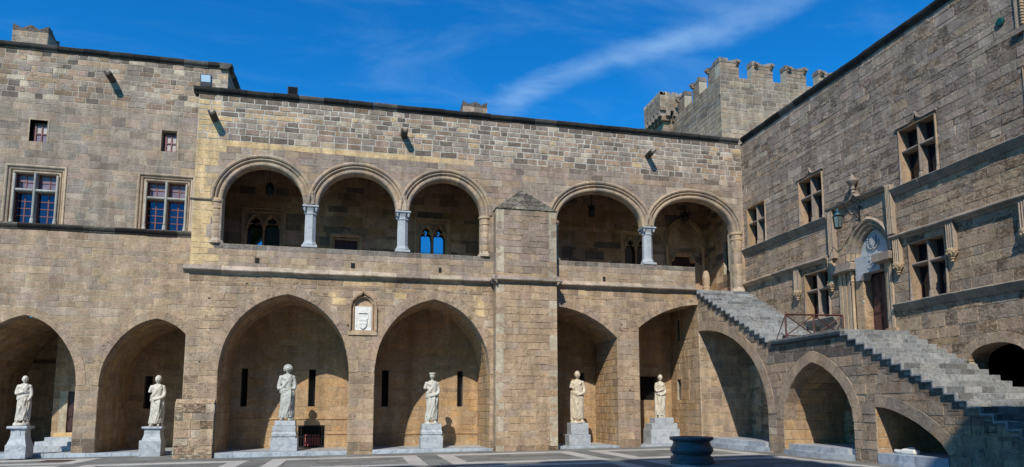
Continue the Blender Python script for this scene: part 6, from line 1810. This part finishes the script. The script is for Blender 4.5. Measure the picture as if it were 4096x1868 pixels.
wlt = thing('wall_lantern', 'blue-green street lantern on a scrolled iron bracket above the gothic doorway', 'lantern', FR(18.31, 7.8, 0))
fb = MB(); x0 = 15.71
def wp_(q, z, dy=0): return (x0 - q, 18.31 + dy, z)
fb.tube([wp_(.02, 7.60), wp_(.03, 8.1)], .02, 6)
fb.tube([wp_(.03, 7.72), wp_(.12, 7.95), wp_(.2, 7.85), wp_(.34, 7.80), wp_(.5, 7.92), wp_(.6, 8.10), wp_(.72, 8.20), wp_(.84, 8.17), wp_(.88, 8.05), wp_(.86, 7.98)], .016, 6)
fb.tube([wp_(.06 + .12 * (1 - i / 20) * math.cos(i * .5) + .08, 8.10 + .14 * (1 - i / 22) * math.sin(i * .5)) for i in range(18)], .014, 6)
for q, z in ((.16, 7.78), (.08, 7.7), (.4, 7.84)):
    for a in range(3): fb.tube([wp_(q, z), wp_(q + .05 * math.cos(a * 2), z + .05 * math.sin(a * 2 + 1), .02)], [.016, .006], 5)
fb.build('scroll_bracket', IRON, wlt)
lh = MB(); cx, cy = x0 - .86, 18.31
lh.lathe([(.012, 7.98), (.03, 7.95), (.05, 7.93), (.05, 7.89), (.03, 7.88), (.035, 7.86), (.10, 7.79), (.115, 7.75)], cx, cy, 14); lh.build('lantern_top', VERD, wlt)
lf = MB(); lf.lathe([(.155, 7.75), (.165, 7.73), (.15, 7.70)], cx, cy, 6); lf.lathe([(.11, 7.36), (.12, 7.34), (.10, 7.32)], cx, cy, 6)
for a in range(6): t = R(60 * a); lf.tube([(cx + .15 * math.cos(t), cy + .15 * math.sin(t), 7.72), (cx + .108 * math.cos(t), cy + .108 * math.sin(t), 7.35)], .009, 5)
lf.build('lantern_frame', IRON, wlt)
lg = MB(); lg.lathe([(.142, 7.71), (.103, 7.36)], cx, cy, 6); lg.build('glass', LANTG, wlt)


def flood(name_label, x, y, z, w, h, face, tilt, dark):
    t = thing('floodlight', name_label, 'floodlight', (x, y, z - h / 2 - .08))
    rot = Matrix.Rotation(R(tilt), 4, 'X')
    def tr(mb): mb.v = [tuple(Vector((x, y, z)) + rot @ Vector(v)) for v in mb.v]
    m = MB(); m.box((-w / 2, -.06, -h / 2), (w / 2, .10, h / 2), bev=.02); m.box((-w / 2 + .03, .10, -h / 3), (w / 2 - .03, .16, h / 3), bev=.02)
    for i in range(6): m.box((-w / 2 + .03 + i * (w - .06) / 6, .15, -h / 3), (-w / 2 + .045 + i * (w - .06) / 6, .2, h / 3))
    tr(m); m.build('housing', BLACKP, t)
    g = MB(); gh = .16 if not dark else .04; g.box((-w / 2 + .03, -.068, -h / 2 + gh), (w / 2 - .03, -.055, h / 2 - .03), bev=.004); tr(g); g.build('lens', GLASSD if dark else LAMPG, t)
    b = MB(); b.tube([(x, y + .03, z - h / 2 - .02), (x, y + .03, z - h / 2 - .08)], .03, 6); b.box((x - .1, y - .05, z - h / 2 - .09), (x + .1, y + .1, z - h / 2 - .07)); b.build('bracket', BLACKP, t)


flood('floodlight with bright blue-white glass at the left end of the main cornice', -5.58, 25.15, 13.36, .37, .44, 0, 8, False)
flood('black floodlight standing on the main cornice above the first loggia arch', -2.59, 25.15, 13.30, .36, .30, 0, 8, True)

# landing railing
rl_ = thing('iron_railing', 'rust-brown iron railing with crossed braces across the foot of the upper stair flight', 'railing', (14.6, 19.4, 3.87))
def rbar(name, pts, w=.025, mat=RUST):
    m = MB(); m.tube(pts, w, 4); m.build(name, mat, rl_)
ra = [(13.60, 19.46), (14.58, 19.36), (15.62, 19.28)]
for x, y in ra: rbar('post', [(x, y, 3.87), (x, y, 4.68)], .036)
rbar('top_rail', [(ra[0][0], ra[0][1], 4.68), (ra[2][0], ra[2][1], 4.68)], .03); rbar('bottom_rail', [(ra[0][0], ra[0][1] + .01, 3.98), (ra[2][0], ra[2][1] + .01, 3.98)], .022)
for (xa, ya), (xb, yb) in ((ra[0], ra[1]), (ra[1], ra[2])):
    rbar('brace', [(xa, ya - .015, 4.66), (xb, yb - .015, 3.98)], .021); rbar('brace', [(xa, ya + .02, 3.98), (xb, yb + .02, 4.66)], .021)
rbar('stay', [(13.6, 19.5, 4.6), (13.6, 19.98, 3.92)], .018)
bx = MB(); bx.box((13.72, 19.72, 3.87), (13.84, 19.84, 4.02), bev=.01); bx.tube([(13.78, 19.78, 4.0), (13.74, 19.95, 4.12)], .015, 5)
tag(bx.build('spotlight', BLACKP), 'small black ground spotlight on the landing by the first railing post', 'spotlight')
# newel at the head of the stairs
nw = thing('newel_stone', 'small round-topped stone bollard on a moulded base at the head of the stairs', 'bollard', (14.43, 26, 6.42))
m = MB(); m.box((14.2, 25.78, 6.42), (14.66, 26.22, 6.52), (*YEL2, .3), bev=.02); m.box((14.25, 25.83, 6.52), (14.61, 26.17, 6.62), (*TAN, .3), bev=.02); m.build('base', MOULD, nw)
m = MB(); m.lathe([(.15, 6.62), (.15, 6.70), (.165, 6.72), (.165, 6.76), (.14, 6.78), (.145, 6.84), (.165, 6.90), (.16, 7.18), (.15, 7.24), (.125, 7.36), (.08, 7.45), (.0, 7.49)], 14.43, 26.0, 18, c=(*LTAN, .3)); smooth_by_angle(m.build('shaft', MOULD, nw))
for x, z, lb in ((8.50, .52, 'small cream uplight on the back wall left of the crossed-arms statue'), (12.04 - .78, .50, 'small cream uplight low on the wall beside the stepped pedestal')):
    y = 27.56 if x < 10 else 27.56
    m = MB(); m.box((x - .05, y - .05, z - .05), (x + .06, y + .03, z + .06), bev=.015); tag(m.build('wall_light', CREAM), lb, 'light fitting')
